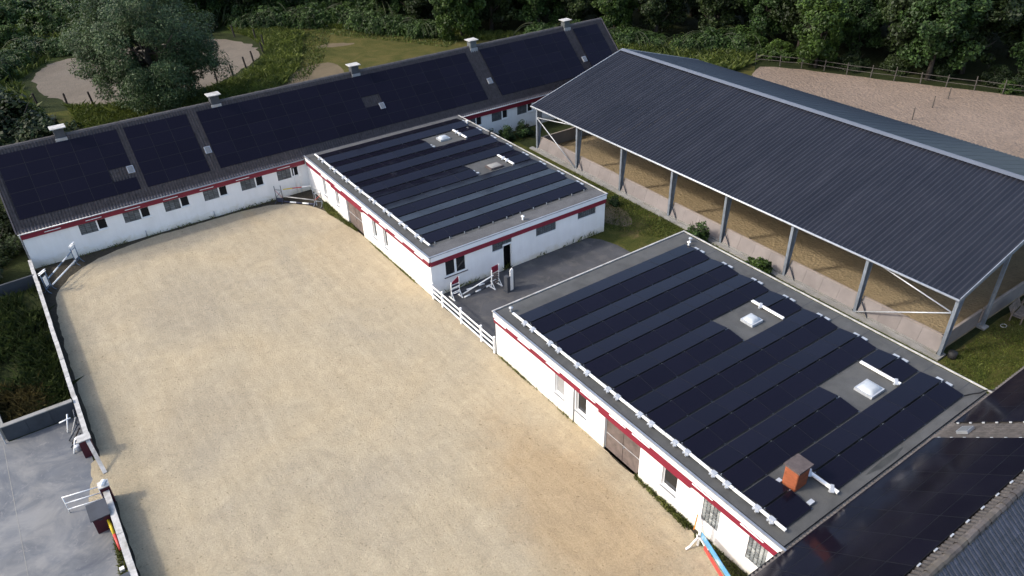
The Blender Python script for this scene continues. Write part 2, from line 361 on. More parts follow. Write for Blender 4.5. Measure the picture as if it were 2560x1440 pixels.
def tag(o, label, cat, group=None):
    o['label'] = label; o['category'] = cat
    if group: o['group'] = group
    return o
def thing(name, label, cat, loc=(0, 0, 0), rz=0.0, group=None):
    o = bpy.data.objects.new(name, None); COL.objects.link(o); o.location = loc; o.rotation_euler = (0, 0, rz)
    o.empty_display_size = 0.3
    return tag(o, label, cat, group)
def solo(mb, name, m, label, cat, loc=(0, 0, 0), rz=0.0, group=None, smooth=False, kind=None):
    me = mb.mesh(name, (0, 0, 0), smooth); fix_normals(me); o = link(name, me, m, loc=loc, rot=(0, 0, rz)); tag(o, label, cat, group)
    if kind: o['kind'] = kind
    return o
def dup(o, parent=None, loc=None, rz=None, label=None, group=None, scale=None):
    c = o.copy(); COL.objects.link(c); c.parent = parent
    if loc is not None: c.location = loc
    if rz is not None: c.rotation_euler = (0, 0, rz)
    if scale is not None: c.scale = scale
    if label: c['label'] = label
    if group: c['group'] = group
    for ch in o.children: dup(ch, c)
    return c
def quads_mesh(name, V, smooth=False):
    V = np.asarray(V, dtype=np.float32); n = len(V); me = bpy.data.meshes.new(name)
    me.vertices.add(n*4); me.vertices.foreach_set('co', V.reshape(-1))
    me.loops.add(n*4); me.loops.foreach_set('vertex_index', np.arange(n*4, dtype=np.int32))
    me.polygons.add(n); me.polygons.foreach_set('loop_start', np.arange(0, n*4, 4, dtype=np.int32))
    me.polygons.foreach_set('loop_total', np.full(n, 4, dtype=np.int32))
    me.update(calc_edges=True); return me
def grid_mesh(name, P, smooth=False):
    P = np.asarray(P, dtype=np.float32); a, b = P.shape[:2]; me = bpy.data.meshes.new(name)
    i = np.arange(a*b).reshape(a, b)
    F = np.stack([i[:-1, :-1], i[1:, :-1], i[1:, 1:], i[:-1, 1:]], -1).reshape(-1, 4).astype(np.int32); n = len(F)
    me.vertices.add(a*b); me.vertices.foreach_set('co', P.reshape(-1))
    me.loops.add(n*4); me.loops.foreach_set('vertex_index', F.reshape(-1))
    me.polygons.add(n); me.polygons.foreach_set('loop_start', np.arange(0, n*4, 4, dtype=np.int32))
    me.polygons.foreach_set('loop_total', np.full(n, 4, dtype=np.int32))
    if smooth: me.polygons.foreach_set('use_smooth', np.ones(n, dtype=bool))
    me.update(calc_edges=True); return me
def smooth_poly(pts, it=2):
    p = [np.array(q, float) for q in pts]
    for _ in range(it):
        o = []
        for i in range(len(p)):
            a, b = p[i], p[(i+1) % len(p)]; o += [a*0.75+b*0.25, a*0.25+b*0.75]
        p = o
    return p
def jag(pts, step, amp):
    o = []
    for i in range(len(pts)):
        a, b = np.array(pts[i], float), np.array(pts[(i+1) % len(pts)], float); L = np.linalg.norm(b-a); k = max(1, int(L/step))
        for j in range(k): o.append(a+(b-a)*j/k+RNG.normal(0, amp, 2))
    return o
def sheet(name, pts, z, m, kind='structure'):
    me = bpy.data.meshes.new(name); me.from_pydata([(p[0], p[1], z) for p in pts], [], [tuple(range(len(pts)))])
    me.update()
    if me.polygons[0].normal.z < 0: me.flip_normals()
    o = link(name, me, m); o['kind'] = kind; return o

# ------------------------------------------------------------------ the ground and other setting
sheet('ground', [(-700, -500), (900, -500), (900, 1000), (-700, 1000)], 0.0, 'ground_soil')
arena = [(-22.15, -40), (0.0, -40), (-0.02, -21.1), (-0.30, -20.6), (-0.55, -19.2), (-0.38, -17.4), (-0.12, -16.4), (-0.16, -15), (-0.06, -13), (-0.02, -9), (-0.02, 19), (-0.12, 21.5), (-0.45, 24.0),
         (-1.1, 26.4), (-2.3, 28.0), (-4.0, 29.0), (-6.5, 29.42), (-14, 29.40), (-16.5, 28.95), (-18, 28.45), (-19.3, 27.75), (-20.3, 26.8), (-21.1, 25.6), (-21.6, 24.3), (-21.95, 21), (-22.1, 15)]
sheet('arena_edge_soil', [(-22.2, -40), (-0.01, -40), (-0.01, 29.78), (-22.3, 29.78)], 0.008, 'edge_soil')
sheet('riding_arena', jag(arena, 0.5, 0.035), 0.016, 'arena_sand')
sheet('asphalt_yard', [(0.02, -0.2), (13.6, -0.2), (14.6, 1.5), (15.1, 4.0), (15.0, 5.6), (14.6, 7.0), (13.9, 7.86), (0.02, 7.86)], 0.010, 'asphalt')
sheet('lawn', jag([(13.0, -24), (60, -24), (60, -17.2), (43.5, -16.6), (21.0, -16.7), (20.9, 27.0), (27, 29.7), (15.4, 29.7), (15.4, 8), (13, 7.8)], 1.0, 0.05), 0.005, 'lawn')
sheet('trodden_path', jag(smooth_poly([(16.6, 8), (18.3, 7), (19.6, 9.5), (19.4, 14), (18.0, 16), (16.6, 13)]), 0.5, 0.08), 0.011, 'bare_earth')
sheet('concrete_yard', [(-60, -60), (-22.5, -60), (-22.5, 9.75), (-60, 9.75)], 0.012, 'yard_concrete')
sheet('yard_apron', [(-60, 9.75), (-26.05, 9.75), (-27.6, 26), (-60, 26)], 0.011, 'yard_concrete')
sheet('entrance_sand', jag([(-23.2, 2.4), (-22.0, 1.6), (-21.9, 5.6), (-22.6, 5.2)], 0.3, 0.04), 0.020, 'arena_sand')
oval = smooth_poly([(-16.2, 80), (-15.5, 87), (-10.5, 91.5), (0, 90.5), (9.5, 88), (12.6, 80), (11, 74), (6, 68.5), (0, 64.5), (-9, 65.5), (-14.5, 70)], 2)
sheet('oval_track', jag(oval, 0.8, 0.22), 0.012, 'track_sand')
sheet('meadow', jag([(6, 50), (46, 50), (44, 56), (36, 63), (30, 73), (24, 83), (18, 86), (14, 80), (13, 72), (8, 64)], 2.0, 0.3), 0.006, 'mown_grass')
sheet('meadow_bank', jag([(-22, 46), (8, 46), (10, 64), (5, 67.5), (0, 64), (-9, 65), (-16, 68)], 2.0, 0.3), 0.005, 'lawn')
sheet('rough_grass', jag([(-120, 46), (-20, 46), (-17, 69), (-17.5, 84), (-11, 93), (10, 91), (14.5, 82), (17, 87), (10, 130), (-120, 150)], 3.0, 0.4), 0.004, 'rough_grass')
sheet('bare_patch', jag(smooth_poly([(4, 53), (8, 60), (12.5, 65), (17.2, 66), (18, 61.5), (14, 55), (9, 50)]), 0.8, 0.12), 0.013, 'bare_earth')
sheet('bare_patch', jag(smooth_poly([(18.4, 73.0), (20, 74.0), (22.5, 73.2), (24.5, 71.0), (22.2, 71.2), (20.4, 71.8)]), 0.5, 0.12), 0.013, 'bare_earth')
sheet('sand_paddock', jag([(43.6, -24), (74, -24), (72.5, 2), (66.2, 14.5), (62.0, 24), (58.8, 28.2), (54.5, 26), (43.6, 24)], 1.5, 0.12), 0.012, 'paddock_sand')
sheet('forest_edge_grass', jag([(45, 26), (54, 25), (58.5, 28.6), (60, 33), (52, 44), (45, 44)], 1.5, 0.2), 0.007, 'mown_grass')

# ------------------------------------------------------------------ building helpers
def face_map(side, at):
    return {'W': lambda u, d, z: (at+d, u, z), 'E': lambda u, d, z: (at-d, u, z),
            'S': lambda u, d, z: (u, at+d, z), 'N': lambda u, d, z: (u, at-d, z)}[side]
def ubox(mb, fm, u0, u1, d0, d1, z0, z1):
    a = fm(u0, d0, z0); b = fm(u1, d1, z1); return mb.box(a[0], b[0], a[1], b[1], a[2], b[2])
def wall(bld, fm, u0, u1, z0, z1, t, holes=(), m='render_wall', name='wall'):
    mb = MB(); us = sorted({u0, u1, *[h[0] for h in holes], *[h[1] for h in holes]}); zs = sorted({z0, z1, *[max(z0, h[2]) for h in holes], *[h[3] for h in holes]})
    ins = lambda u, z: any(h[0] < u < h[1] and h[2] < z < h[3] for h in holes)
    for i in range(len(us)-1):
        for j in range(len(zs)-1):
            if ins((us[i]+us[i+1])/2, (zs[j]+zs[j+1])/2): continue
            for d in (0, t): mb.quad(fm(us[i], d, zs[j]), fm(us[i+1], d, zs[j]), fm(us[i+1], d, zs[j+1]), fm(us[i], d, zs[j+1]))
    for h in list(holes)+[(u0, u1, z0, z1)]:
        a, b, c, e = h; c = max(c, z0)
        mb.quad(fm(a, 0, c), fm(a, t, c), fm(a, t, e), fm(a, 0, e)); mb.quad(fm(b, 0, c), fm(b, t, c), fm(b, t, e), fm(b, 0, e))
        mb.quad(fm(a, 0, c), fm(b, 0, c), fm(b, t, c), fm(a, t, c)); mb.quad(fm(a, 0, e), fm(b, 0, e), fm(b, t, e), fm(a, t, e))
    # outward front faces
    return part(mb, name, m, bld, fix=False)
def frame_window(bld, fm, u0, u1, z0, z1, rec=0.12, pane='window_glass', fw=0.07, mull=(), sill=True, sillm='zinc', fm_mat='white_paint', frame_d=0.07):
    f = MB()
    ubox(f, fm, u0, u0+fw, rec, rec+frame_d, z0, z1); ubox(f, fm, u1-fw, u1, rec, rec+frame_d, z0, z1)
    ubox(f, fm, u0+fw, u1-fw, rec, rec+frame_d, z1-fw, z1); ubox(f, fm, u0+fw, u1-fw, rec, rec+frame_d, z0, z0+fw)
    for x in mull: ubox(f, fm, x-fw*0.7, x+fw*0.7, rec, rec+frame_d, z0+fw, z1-fw)
    w = part(f, 'window', fm_mat, bld)
    xs = [u0+fw]+[q for x in mull for q in (x-fw*0.7, x+fw*0.7)]+[u1-fw]
    for a, b in zip(xs[::2], xs[1::2]):
        p = MB(); ubox(p, fm, a, b, rec+frame_d*0.5, rec+frame_d*0.5+0.012, z0+fw, z1-fw); part(p, 'pane', pane, w)
    if sill:
        s = MB(); ubox(s, fm, u0-0.05, u1+0.05, -0.07, rec-0.002, z0-0.05, z0-0.004); part(s, 'sill', sillm, w)
    return w
def open_window(bld, fm, u0, u1, z0, z1):
    fw = 0.065; f = MB()
    for a, b in ((u0, u0+fw), (u1-fw, u1)): ubox(f, fm, a, b, -0.015, 0.12, z0, z1)
    ubox(f, fm, u0+fw, u1-fw, -0.015, 0.12, z0, z0+fw); ubox(f, fm, u0+fw, u1-fw, -0.015, 0.12, z1-fw, z1)
    w = part(f, 'window', 'white_paint', bld)
    s = MB(); ubox(s, fm, u0-0.06, u1+0.06, -0.09, -0.018, z0-0.05, z0); part(s, 'sill', 'white_paint', w)
    p = MB(); ubox(p, fm, u0+fw, u1-fw, 0.10, 0.115, z0+fw, z1-fw); part(p, 'pane', 'interior_shade_black', w)  # no glass: black sheet painted as the dark room behind the open window
    return w
_blk = {}
def block_window(bld, fm, side, u0, u1, z0, z1, nu, nz, m='glass_block', joint='lattice_joint', stagger=False, rec=0.05):
    b = MB(); ubox(b, fm, u0, u1, rec+0.03, rec+0.10, z0, z1); w = part(b, 'glass_block_window', joint, bld)
    du = (u1-u0)/nu; dz = (z1-z0)/nz; key = (side, round(du, 3), round(dz, 3), m)
    if key not in _blk:
        q = MB(); a, c = du*0.44, dz*0.43; e = 0.022
        fl = face_map(side, 0.0)
        r0 = [fl(-a, 0.03, -c), fl(a, 0.03, -c), fl(a, 0.03, c), fl(-a, 0.03, c)]; r1 = [fl(-a+e, -0.012, -c+e), fl(a-e, -0.012, -c+e), fl(a-e, -0.012, c-e), fl(-a+e, -0.012, c-e)]
        i = 0; q.v = r0+r1; q.f = [(4, 5, 6, 7)]+[(k, (k+1) % 4, 4+(k+1) % 4, 4+k) for k in range(4)]
        me = q.mesh('glass_block'); fix_normals(me); me.materials.append(MATS[m]); _blk[key] = me
    rl = rootof(bld).location
    for i in range(nu):
        for j in range(nz):
            p = fm(u0+(i+0.5)*du, rec, z0+(j+0.5)*dz)
            link('glass_block', _blk[key], None, w, (p[0]-rl.x, p[1]-rl.y, p[2]-rl.z))
    return w
def double_door(bld, fm, u0, u1, z1):
    f = MB(); rec = 0.10
    ubox(f, fm, u0, u0+0.06, rec, rec+0.08, 0.03, z1); ubox(f, fm, u1-0.06, u1, rec, rec+0.08, 0.03, z1); ubox(f, fm, u0+0.06, u1-0.06, rec, rec+0.08, z1-0.06, z1)
    d = part(f, 'door', 'zinc', bld); mid = (u0+u1)/2; zm = 1.15
    for a, b in ((u0+0.06, mid-0.015), (mid+0.015, u1-0.06)):
        for z0_, z1_ in ((0.04, zm-0.02), (zm+0.02, z1-0.07)):
            l = MB(); ubox(l, fm, a, b, rec+0.02, rec+0.06, z0_, z1_); part(l, 'door_leaf', 'door_brown', d)
    r = MB(); ubox(r, fm, u0+0.06, u1-0.06, rec+0.005, rec+0.03, zm-0.018, zm+0.018); part(r, 'cross_rail', 'galvanised', d)
    h = MB(); ubox(h, fm, mid-0.09, mid-0.06, rec-0.03, rec+0.02, 1.0, 1.14); part(h, 'handle', 'zinc', d)
def strip_lights(bld, fm, us, z, L=0.8, d=-0.12, h=0.055):
    for u in us:
        a = Vector(fm(u-L/2, d-0.045, z)); b = Vector(fm(u+L/2, d-0.045, z)); q = MB()
        q.tube([a, a+(b-a)*0.03, a+(b-a)*0.97, b], [h*0.25, h*0.55, h*0.55, h*0.25], 8); part(q, 'strip_light', 'white_paint', bld, smooth=True)
# one solar panel, long side along x, centred; framed glass
def make_panel(w, h):
    q = MB(); t = 0.035; f = 0.012
    q.box(-w/2, w/2, -h/2, h/2, -t, 0)
    fr = q.mesh('panel_frame_mesh'); me = q.mesh('solar_panel')
    g = MB(); g.quad((-w/2+f, -h/2+f, 0.002), (w/2-f, -h/2+f, 0.002), (w/2-f, h/2-f, 0.002), (-w/2+f, h/2-f, 0.002))
    q.v += g.v; q.f += [tuple(i+8 for i in g.f[0])]
    me = q.mesh('solar_panel'); me.materials.append(MATS['panel_frame']); me.materials.append(MATS['solar_glass'])
    me.polygons[len(me.polygons)-1].material_index = 1
    bpy.data.meshes.remove(fr); return me
# ------------------------------------------------------------------ flat-roofed stable blocks with panels
def flat_block(name, label, y0, y1, W, H, pitch, xs0, starts, gaps, tray_ends):
    """x from 0 to W, y from y0 (south) to y1 (north)"""
    B = thing(name, label, 'building', (0, y0, 0)); t = 0.26
    deck = MB().box(0.05, W-0.05, y0+0.05, y1-0.05, H-0.16, H); roof = part(deck, 'roof', 'bitumen', B)
    rl = B.location
    # metal edge trim and white fascia
    tr = MB(); k = 0.09
    tr.box(-0.16, -0.04, y0-0.16, y1, H-0.02, H+0.05)
    part(tr, 'edge_trim', 'zinc', B)
    tr = MB(); tr.box(W+0.04, W+0.12, y0-0.16, y1, H-0.02, H+0.045); part(tr, 'edge_trim', 'worn_white', B)
    sk = MB(); sk.box(-0.04, W+0.04, y0-0.04, y1-0.02, H-0.18, H-0.16-0.004); part(sk, 'ceiling_slab', 'concrete', B)
    pm = make_panel(pitch-0.004, 1.12); tilt = math.radians(7.5); zl = H+0.09; dyp = 1.12*math.cos(tilt); dz = 1.12*math.sin(tilt)
    for k, ys in enumerate(starts):
        for j, (yc, sg) in enumerate(((ys-0.03-dyp/2, -1), (ys-0.03-dyp-0.09-dyp/2, 1))):
            for i in range(8):
                if (k, i) in gaps or (k, i, j) in gaps: continue
                o = link('solar_panel', pm, None, roof, (xs0+pitch*(i+0.5)-rl.x, yc-rl.y, zl+dz/2+random.uniform(-.004, .004)))
                o.rotation_euler = (sg*tilt+random.uniform(-.004, .004), random.uniform(-.003, .003), 0)
        # support rails and ballast under each pair
        for i in range(9):
            r = MB()
            if any((k, c) in gaps for c in (i-1, i)) and not ((k, i-1) not in gaps and 0 <= i-1) and not ((k, i) not in gaps and i < 8): continue
            x = xs0+pitch*i + (0.05 if i == 0 else -0.05 if i == 8 else 0)
            r.box(x-0.03, x+0.03, ys-2.36, ys-0.04, H+0.004, H+0.05)
            r.box(x-0.025, x+0.025, ys-1.24, ys-1.17, H+0.0495, zl+dz-0.04)
            part(r, 'support_rail', 'steel', roof)
    # clamps: little bright end pieces on the eastern side
    for k, ys in enumerate(starts):
        for q in (0.95, 1.45):
            c = MB(); x = xs0+pitch*8+0.03
            c.box(x, x+0.26, ys-q-0.17, ys-q+0.17, H+0.02, H+0.12); part(c, 'ballast_block', 'galvanised', roof)
    # cable tray with brackets down the western edge
    ya, yb = tray_ends; x = xs0-0.20
    tb = MB(); n = 14
    for i in range(n):
        a = ya+(yb-ya)*i/n; b = ya+(yb-ya)*(i+1)/n
        tb.bar((x+random.uniform(-.012, .012), a, H+0.20+random.uniform(-.012, .012)), (x+random.uniform(-.012, .012), b+0.03, H+0.20+random.uniform(-.012, .012)), 0.13, 0.075)
    part(tb, 'cable_tray', 'white_paint', roof)
    for ys in starts:
        for q in (1.02, 1.78):
            c = MB(); y = ys-q-random.uniform(-0.04, 0.04)
            c.box(x-0.13, x+0.13, y-0.05, y+0.05, H+0.002, H+0.16); c.bar((x-0.2, y-0.14, H+0.18), (x+0.05, y+0.12, H+0.24), 0.15, 0.05); c.bar((x-0.16, y+0.15, H+0.14), (x+0.02, y-0.1, H+0.24), 0.10, 0.05)
            c.box(x-0.11, x+0.11, y-0.13, y+0.13, H+0.242, H+0.262)
            part(c, 'tray_bracket', 'galvanised', roof)
    # felt laps across the open roof edges
    for yy in np.arange(y0+0.9, y1-0.4, 1.9):
        l = MB(); l.quad((W-1.15, yy, H+0.004), (W-0.06, yy, H+0.004), (W-0.06, yy+0.05, H+0.004), (W-1.15, yy+0.05, H+0.004)); part(l, 'felt_lap', 'bitumen_lap', roof)
    return B, roof
def dome(roof, x, y, H, m='dome_white', flat=False, w=0.95, l=0.95):
    rl = rootof(roof).location; k = MB()
    k.extr([(x-w/2-0.08, y-l/2-0.08, H+0.002), (x+w/2+0.08, y-l/2-0.08, H+0.002), (x+w/2+0.08, y+l/2+0.08, H+0.002), (x-w/2-0.08, y+l/2+0.08, H+0.002)], (0, 0, 0.16))
    s = part(k, 'skylight', 'galvanised' if not flat else 'slab_dark', roof)
    n = 9; P = np.zeros((n, n, 3))
    for i in range(n):
        for j in range(n):
            a, b = i/(n-1)*2-1, j/(n-1)*2-1; h = (1-abs(a)**3)*(1-abs(b)**3)
            P[i, j] = (x+a*w/2-rl.x, y+b*l/2-rl.y, H+0.165+(0.07 if flat else 0.19)*h**0.5-rl.z)
    me = grid_mesh('dome', P, True); me.flip_normals() if me.polygons[0].normal.z < 0 else None
    link('dome', me, m if not flat else 'concrete', s)
def vent(roof, x, y, H, m='galvanised'):
    v = MB(); v.tube([(x, y, H), (x, y, H+0.26)], 0.07, 8); v.tube([(x, y, H+0.27), (x, y, H+0.30), (x, y, H+0.36)], [0.13, 0.14, 0.05], 8); part(v, 'roof_vent', m, roof, smooth=False)
def gap_tray(roof, x, ya, yb, H, brk=(0.3,)):
    t = MB(); t.bar((x, ya, H+0.14), (x, yb, H+0.14), 0.16, 0.09); part(t, 'cable_tray', 'white_paint', roof)
    for q in brk:
        y = ya+(yb-ya)*q; c = MB(); c.box(x-0.16, x+0.16, y-0.06, y+0.06, H+0.002, H+0.09); c.bar((x-0.22, y-0.16, H+0.15), (x+0.14, y+0.10, H+0.20), 0.16, 0.05)
        part(c, 'tray_bracket', 'galvanised', roof)

# ---- block B: the near, larger block
HB = 3.25; WB = 16.05; LB = -21.15
sB = [-1.30-2.42*k for k in range(8)]
gB = {(3, 5), (3, 6), (6, 5), (6, 6), (7, 1)}
blockB, roofB = flat_block('stable_block', 'white flat-roofed stable block with an orange brick chimney between its solar panels', LB, 0.0, WB, HB, 1.74, 0.80, sB, gB, (-1.05, -20.75))
fW = face_map('W', 0.0)
wB = [(-6.75, -5.88, 1.0, 2.42), (-8.62, -7.75, 0.98, 2.42), (-12.78, -10.12, -1, 2.45), (-15.3, -14.32, 0.95, 2.42), (-17.92, -16.92, 0.92, 2.52), (-20.52, -19.52, 0.88, 2.5)]
wall(blockB, fW, LB, 0.0, 0, HB-0.19, 0.26, wB)
wall(blockB, face_map('N', 0.0), 0.26, WB-0.26, 0, HB-0.19, 0.26)
wall(blockB, face_map('E', WB), LB, 0.0, 0, HB-0.19, 0.26)
wall(blockB, face_map('S', LB), 0.26, WB-0.26, 0, HB-0.19, 0.26)
part(MB().box(0.6, WB-0.6, LB+0.6, -0.6, 0.02, 2.9), 'interior_shade_box', 'interior_shade_black', blockB)  # solid box coloured black for the darkness indoors
frame_window(blockB, fW, *wB[0], pane='pale_blind'); frame_window(blockB, fW, *wB[1]); frame_window(blockB, fW, *wB[3])
double_door(blockB, fW, wB[2][0], wB[2][1], 2.45)
block_window(blockB, fW, 'W', *wB[4], 5, 8); block_window(blockB, fW, 'W', *wB[5], 5, 8)
def trims(bld, fm, u0, u1, H, lo, hi_extra=None, name='red_band', white=0.36):
    q = MB(); ubox(q, fm, u0, u1, -0.15, -0.03, H-white, H-0.022); part(q, 'fascia', 'fascia_white', bld)
    segs = [(u0, u1, lo)] if not hi_extra else hi_extra
    for a, b, z in segs:
        q = MB(); ubox(q, fm, a, b, -0.12, -0.003, z, H-white-0.003); part(q, name, 'red_paint', bld)
trims(blockB, fW, LB-0.1, 0.0, HB, 2.50, [(LB, -16.15, 2.50), (-16.147, -9.7, 2.34), (-9.697, 0.0, 2.50)])
strip_lights(blockB, fW, [-0.75, -3.2, -5.9, -8.9, -11.2, -12.9, -16.9, -19.7], 2.82, 1.25)
q = MB(); q.box(-0.15, WB+0.1, 0.002, 0.10, HB-0.3, HB-0.022); part(q, 'fascia', 'bitumen_lap', blockB)
q = MB(); q.box(-0.16, WB+0.12, 0.02, 0.12, HB-0.02, HB+0.05); part(q, 'edge_trim', 'worn_white', blockB)
q = MB(); q.tube([(-0.05, -7.62, HB-0.35), (-0.05, -7.62, 0.05)], 0.035, 7); part(q, 'downpipe', 'zinc', blockB, smooth=True)
dome(roofB, 11.35, -9.92, HB, w=0.78, l=0.72); dome(roofB, 11.35, -17.5, HB, w=0.95, l=0.85)
gap_tray(roofB, 12.9, -8.65, -10.95, HB, (0.28,)); gap_tray(roofB, 12.9, -15.95, -18.25, HB, (0.9,)); gap_tray(roofB, 4.12, -19.2, -20.75, HB, (0.05, 0.8))
vent(roofB, 0.75, -0.62, HB); vent(roofB, 15.35, -1.25, HB); vent(roofB, 14.9, -1.55, HB, 'white_paint')
q = MB(); q.prism([(7.6+1.3*math.cos(a)*(1+.25*math.sin(3*a)), -20.85+0.14*math.sin(a)) for a in np.linspace(0, 6.28, 18, endpoint=False)], HB+0.001, HB+0.004); part(q, 'damp_stain', 'puddle_stain', roofB)
q = MB(); q.tube([(14.75, -20.6, HB+0.05), (15.2, -20.75, HB+0.03), (15.6, -20.95, HB+0.03), (16.0, -21.0, HB+0.03), (16.4, -21.3, HB+0.05)], 0.025, 6); part(q, 'cable', 'rubber', roofB)
# brick chimney, laid brick by brick, with a slab on top
def brick_chimney(roof, cx, cy, H, w, l, h):
    rl = rootof(roof).location
    core = MB().box(cx-w/2+0.012, cx+w/2-0.012, cy-l/2+0.012, cy+l/2-0.012, H+0.002, H+h); ch = part(core, 'chimney', 'mortar', roof)
    bh = 0.071; nc = int(h/bh)
    bm_ = {}
    def bmesh_(L, D):
        key = (round(L, 3), D)
        if key not in bm_:
            me = MB().box(-L/2, L/2, -0.02, 0.02, -0.030, 0.030).mesh('brick'); me.materials.append(MATS['brick_orange']); bm_[key] = me
        return bm_[key]
    for c in range(nc):
        z = H+0.002+(c+0.5)*bh
        for side, length in ((0, w), (1, l), (2, w), (3, l)):
            nb = 3; L = length/nb; off = L/2 if c % 2 else 0
            edges = [0]+[L*(i+1)-off for i in range(nb)]+([length] if off else [])
            edges = sorted(set(round(e, 4) for e in edges if 0 <= e <= length))
            for a, b in zip(edges, edges[1:]):
                u = -length/2+(a+b)/2; LL = b-a-0.011
                if LL < 0.03: continue
                if side == 0: p, r = (cx+u, cy-l/2), 0
                elif side == 2: p, r = (cx+u, cy+l/2), 0
                elif side == 1: p, r = (cx+w/2, cy+u), math.pi/2
                else: p, r = (cx-w/2, cy+u), math.pi/2
                o = link('brick', bmesh_(LL, 0), None, ch, (p[0]-rl.x, p[1]-rl.y, z-rl.z)); o.rotation_euler = (0, 0, r)
    s = MB().extr([(cx-w/2-0.09, cy-l/2-0.09, H+h), (cx+w/2+0.09, cy-l/2-0.09, H+h), (cx+w/2+0.09, cy+l/2+0.09, H+h), (cx-w/2-0.09, cy+l/2+0.09, H+h)], (0, 0, 0.10)); part(s, 'cover_slab', 'slab_dark', ch)
brick_chimney(roofB, 3.15, -19.2, HB, 0.80, 0.66, 1.14)
for bx, by in ((2.62, -18.75), (2.75, -20.35)):
    q = MB().box(bx-0.17, bx+0.17, by-0.1, by+0.1, HB+0.03, HB+0.13); part(q, 'ballast_block', 'galvanised', roofB)
# ---- block A: the farther block
HA = 3.30; WA = 15.65; yA0 = 7.88; yA1 = 29.78
sA = [28.85-2.45*k for k in range(8)]
gA = {(1, 5), (1, 6), (4, 5), (4, 6)}
blockA, roofA = flat_block('stable_block', 'white flat-roofed stable block joined to the long stable, panels round two skylights', yA0, yA1, WA, HA, 1.77, 0.85, sA, gA, (29.0, 8.95))
hA = [(25.75, 26.35, 0.85, 2.5), (23.15, 23.8, 0.9, 2.5), (18.85, 21.7, -1, 2.45), (16.25, 16.95, 0.9, 2.5), (14.45, 15.1, 0.85, 2.55)]
wall(blockA, fW, yA0, yA1, 0, HA-0.19, 0.26, hA)
fS = face_map('S', yA0)
hS = [(1.05, 2.85, 1.25, 2.62), (5.05, 5.93, 1.86, 2.72), (5.93, 6.75, -1, 2.10), (5.93, 6.75, 2.14, 2.72), (8.95, 10.82, 1.80, 2.74), (12.92, 14.72, 1.92, 2.80)]
wall(blockA, fS, 0.26, WA-0.26, 0, HA-0.19, 0.26, hS)
wall(blockA, face_map('E', WA), yA0, yA1, 0, HA-0.19, 0.26)
part(MB().box(0.6, WA-0.6, yA0+0.6, yA1-0.6, 0.02, 2.9), 'interior_shade_box', 'interior_shade_black', blockA)  # black-painted block in place of the unlit room behind the doorway
for h in (hA[0], hA[1], hA[3], hA[4]): frame_window(blockA, fW, *h)
double_door(blockA, fW, hA[2][0], hA[2][1], 2.45)
frame_window(blockA, fS, *hS[0], rec=0.02, fw=0.11, mull=(1.95,), sillm='slab_dark')
block_window(blockA, fS, 'S', *hS[1], 5, 5, 'blind_grey'); block_window(blockA, fS, 'S', *hS[3], 4, 3, 'blind_grey'); block_window(blockA, fS, 'S', *hS[4], 9, 5, 'blind_grey'); block_window(blockA, fS, 'S', *hS[5], 9, 5, 'blind_grey')
# open dark doorway with frame
q = MB(); ubox(q, fS, 5.93, 5.99, -0.01, 0.14, 0.02, 2.1); ubox(q, fS, 6.69, 6.75, -0.01, 0.14, 0.02, 2.1); ubox(q, fS, 5.99, 6.69, -0.01, 0.14, 2.04, 2.1); dr = part(q, 'door', 'white_paint', blockA)
trims(blockA, fW, yA0-0.1, yA1-0.35, HA, 2.54, [(yA0, 18.4, 2.54), (18.403, 24.3, 2.38), (24.303, yA1-0.35, 2.54)])
strip_lights(blockA, fW, [9.2, 12.1, 14.6, 17.6, 22.6, 25.4], 2.86, 1.2)
trims(blockA, fS, 0.0, WA, HA, 2.56)
q = MB(); q.box(-0.04, WA+0.12, yA0-0.16, yA0-0.05, HA-0.02, HA+0.05); part(q, 'edge_trim', 'zinc', blockA)
q = MB(); q.quad((0.0, yA0+0.02, HA+0.006), (WA, yA0+0.02, HA+0.006), (WA, yA0+1.15, HA+0.006), (0, yA0+1.15, HA+0.006)); part(q, 'felt_strip', 'bitumen_pale', roofA, fix=False)
dome(roofA, 11.45, 25.3, HA, w=0.85, l=0.7); dome(roofA, 11.7, 17.4, HA, flat=True, w=1.05, l=0.8)
gap_tray(roofA, 13.15, 26.4, 24.05, HA, (0.3, 0.55)); gap_tray(roofA, 13.15, 19.0, 16.65, HA, (0.35, 0.6))
for x, y in ((9.75, 24.6), (9.8, 24.2), (9.75, 17.6), (9.85, 17.1)):
    q = MB().box(x-0.12, x+0.12, y-0.1, y+0.1, HA+0.004, HA+0.12); part(q, 'ballast_block', 'galvanised', roofA)
vent(roofA, 8.1, 8.35, HA, 'white_paint'); vent(roofA, 15.2, 27.2, HA, 'white_paint'); vent(roofA, 15.3, 23.5, HA, 'rubber')
for x in np.linspace(1.2, 14.6, 12):
    q = MB().box(x-0.02, x+0.02, 9.18, 9.26, HA+0.02, HA+0.16); part(q, 'panel_clamp', 'steel', roofA)
q = MB(); q.box(0.0, WA, 29.0, 29.93, HA+0.004, HA+0.022); part(q, 'flashing', 'bitumen_pale', roofA)

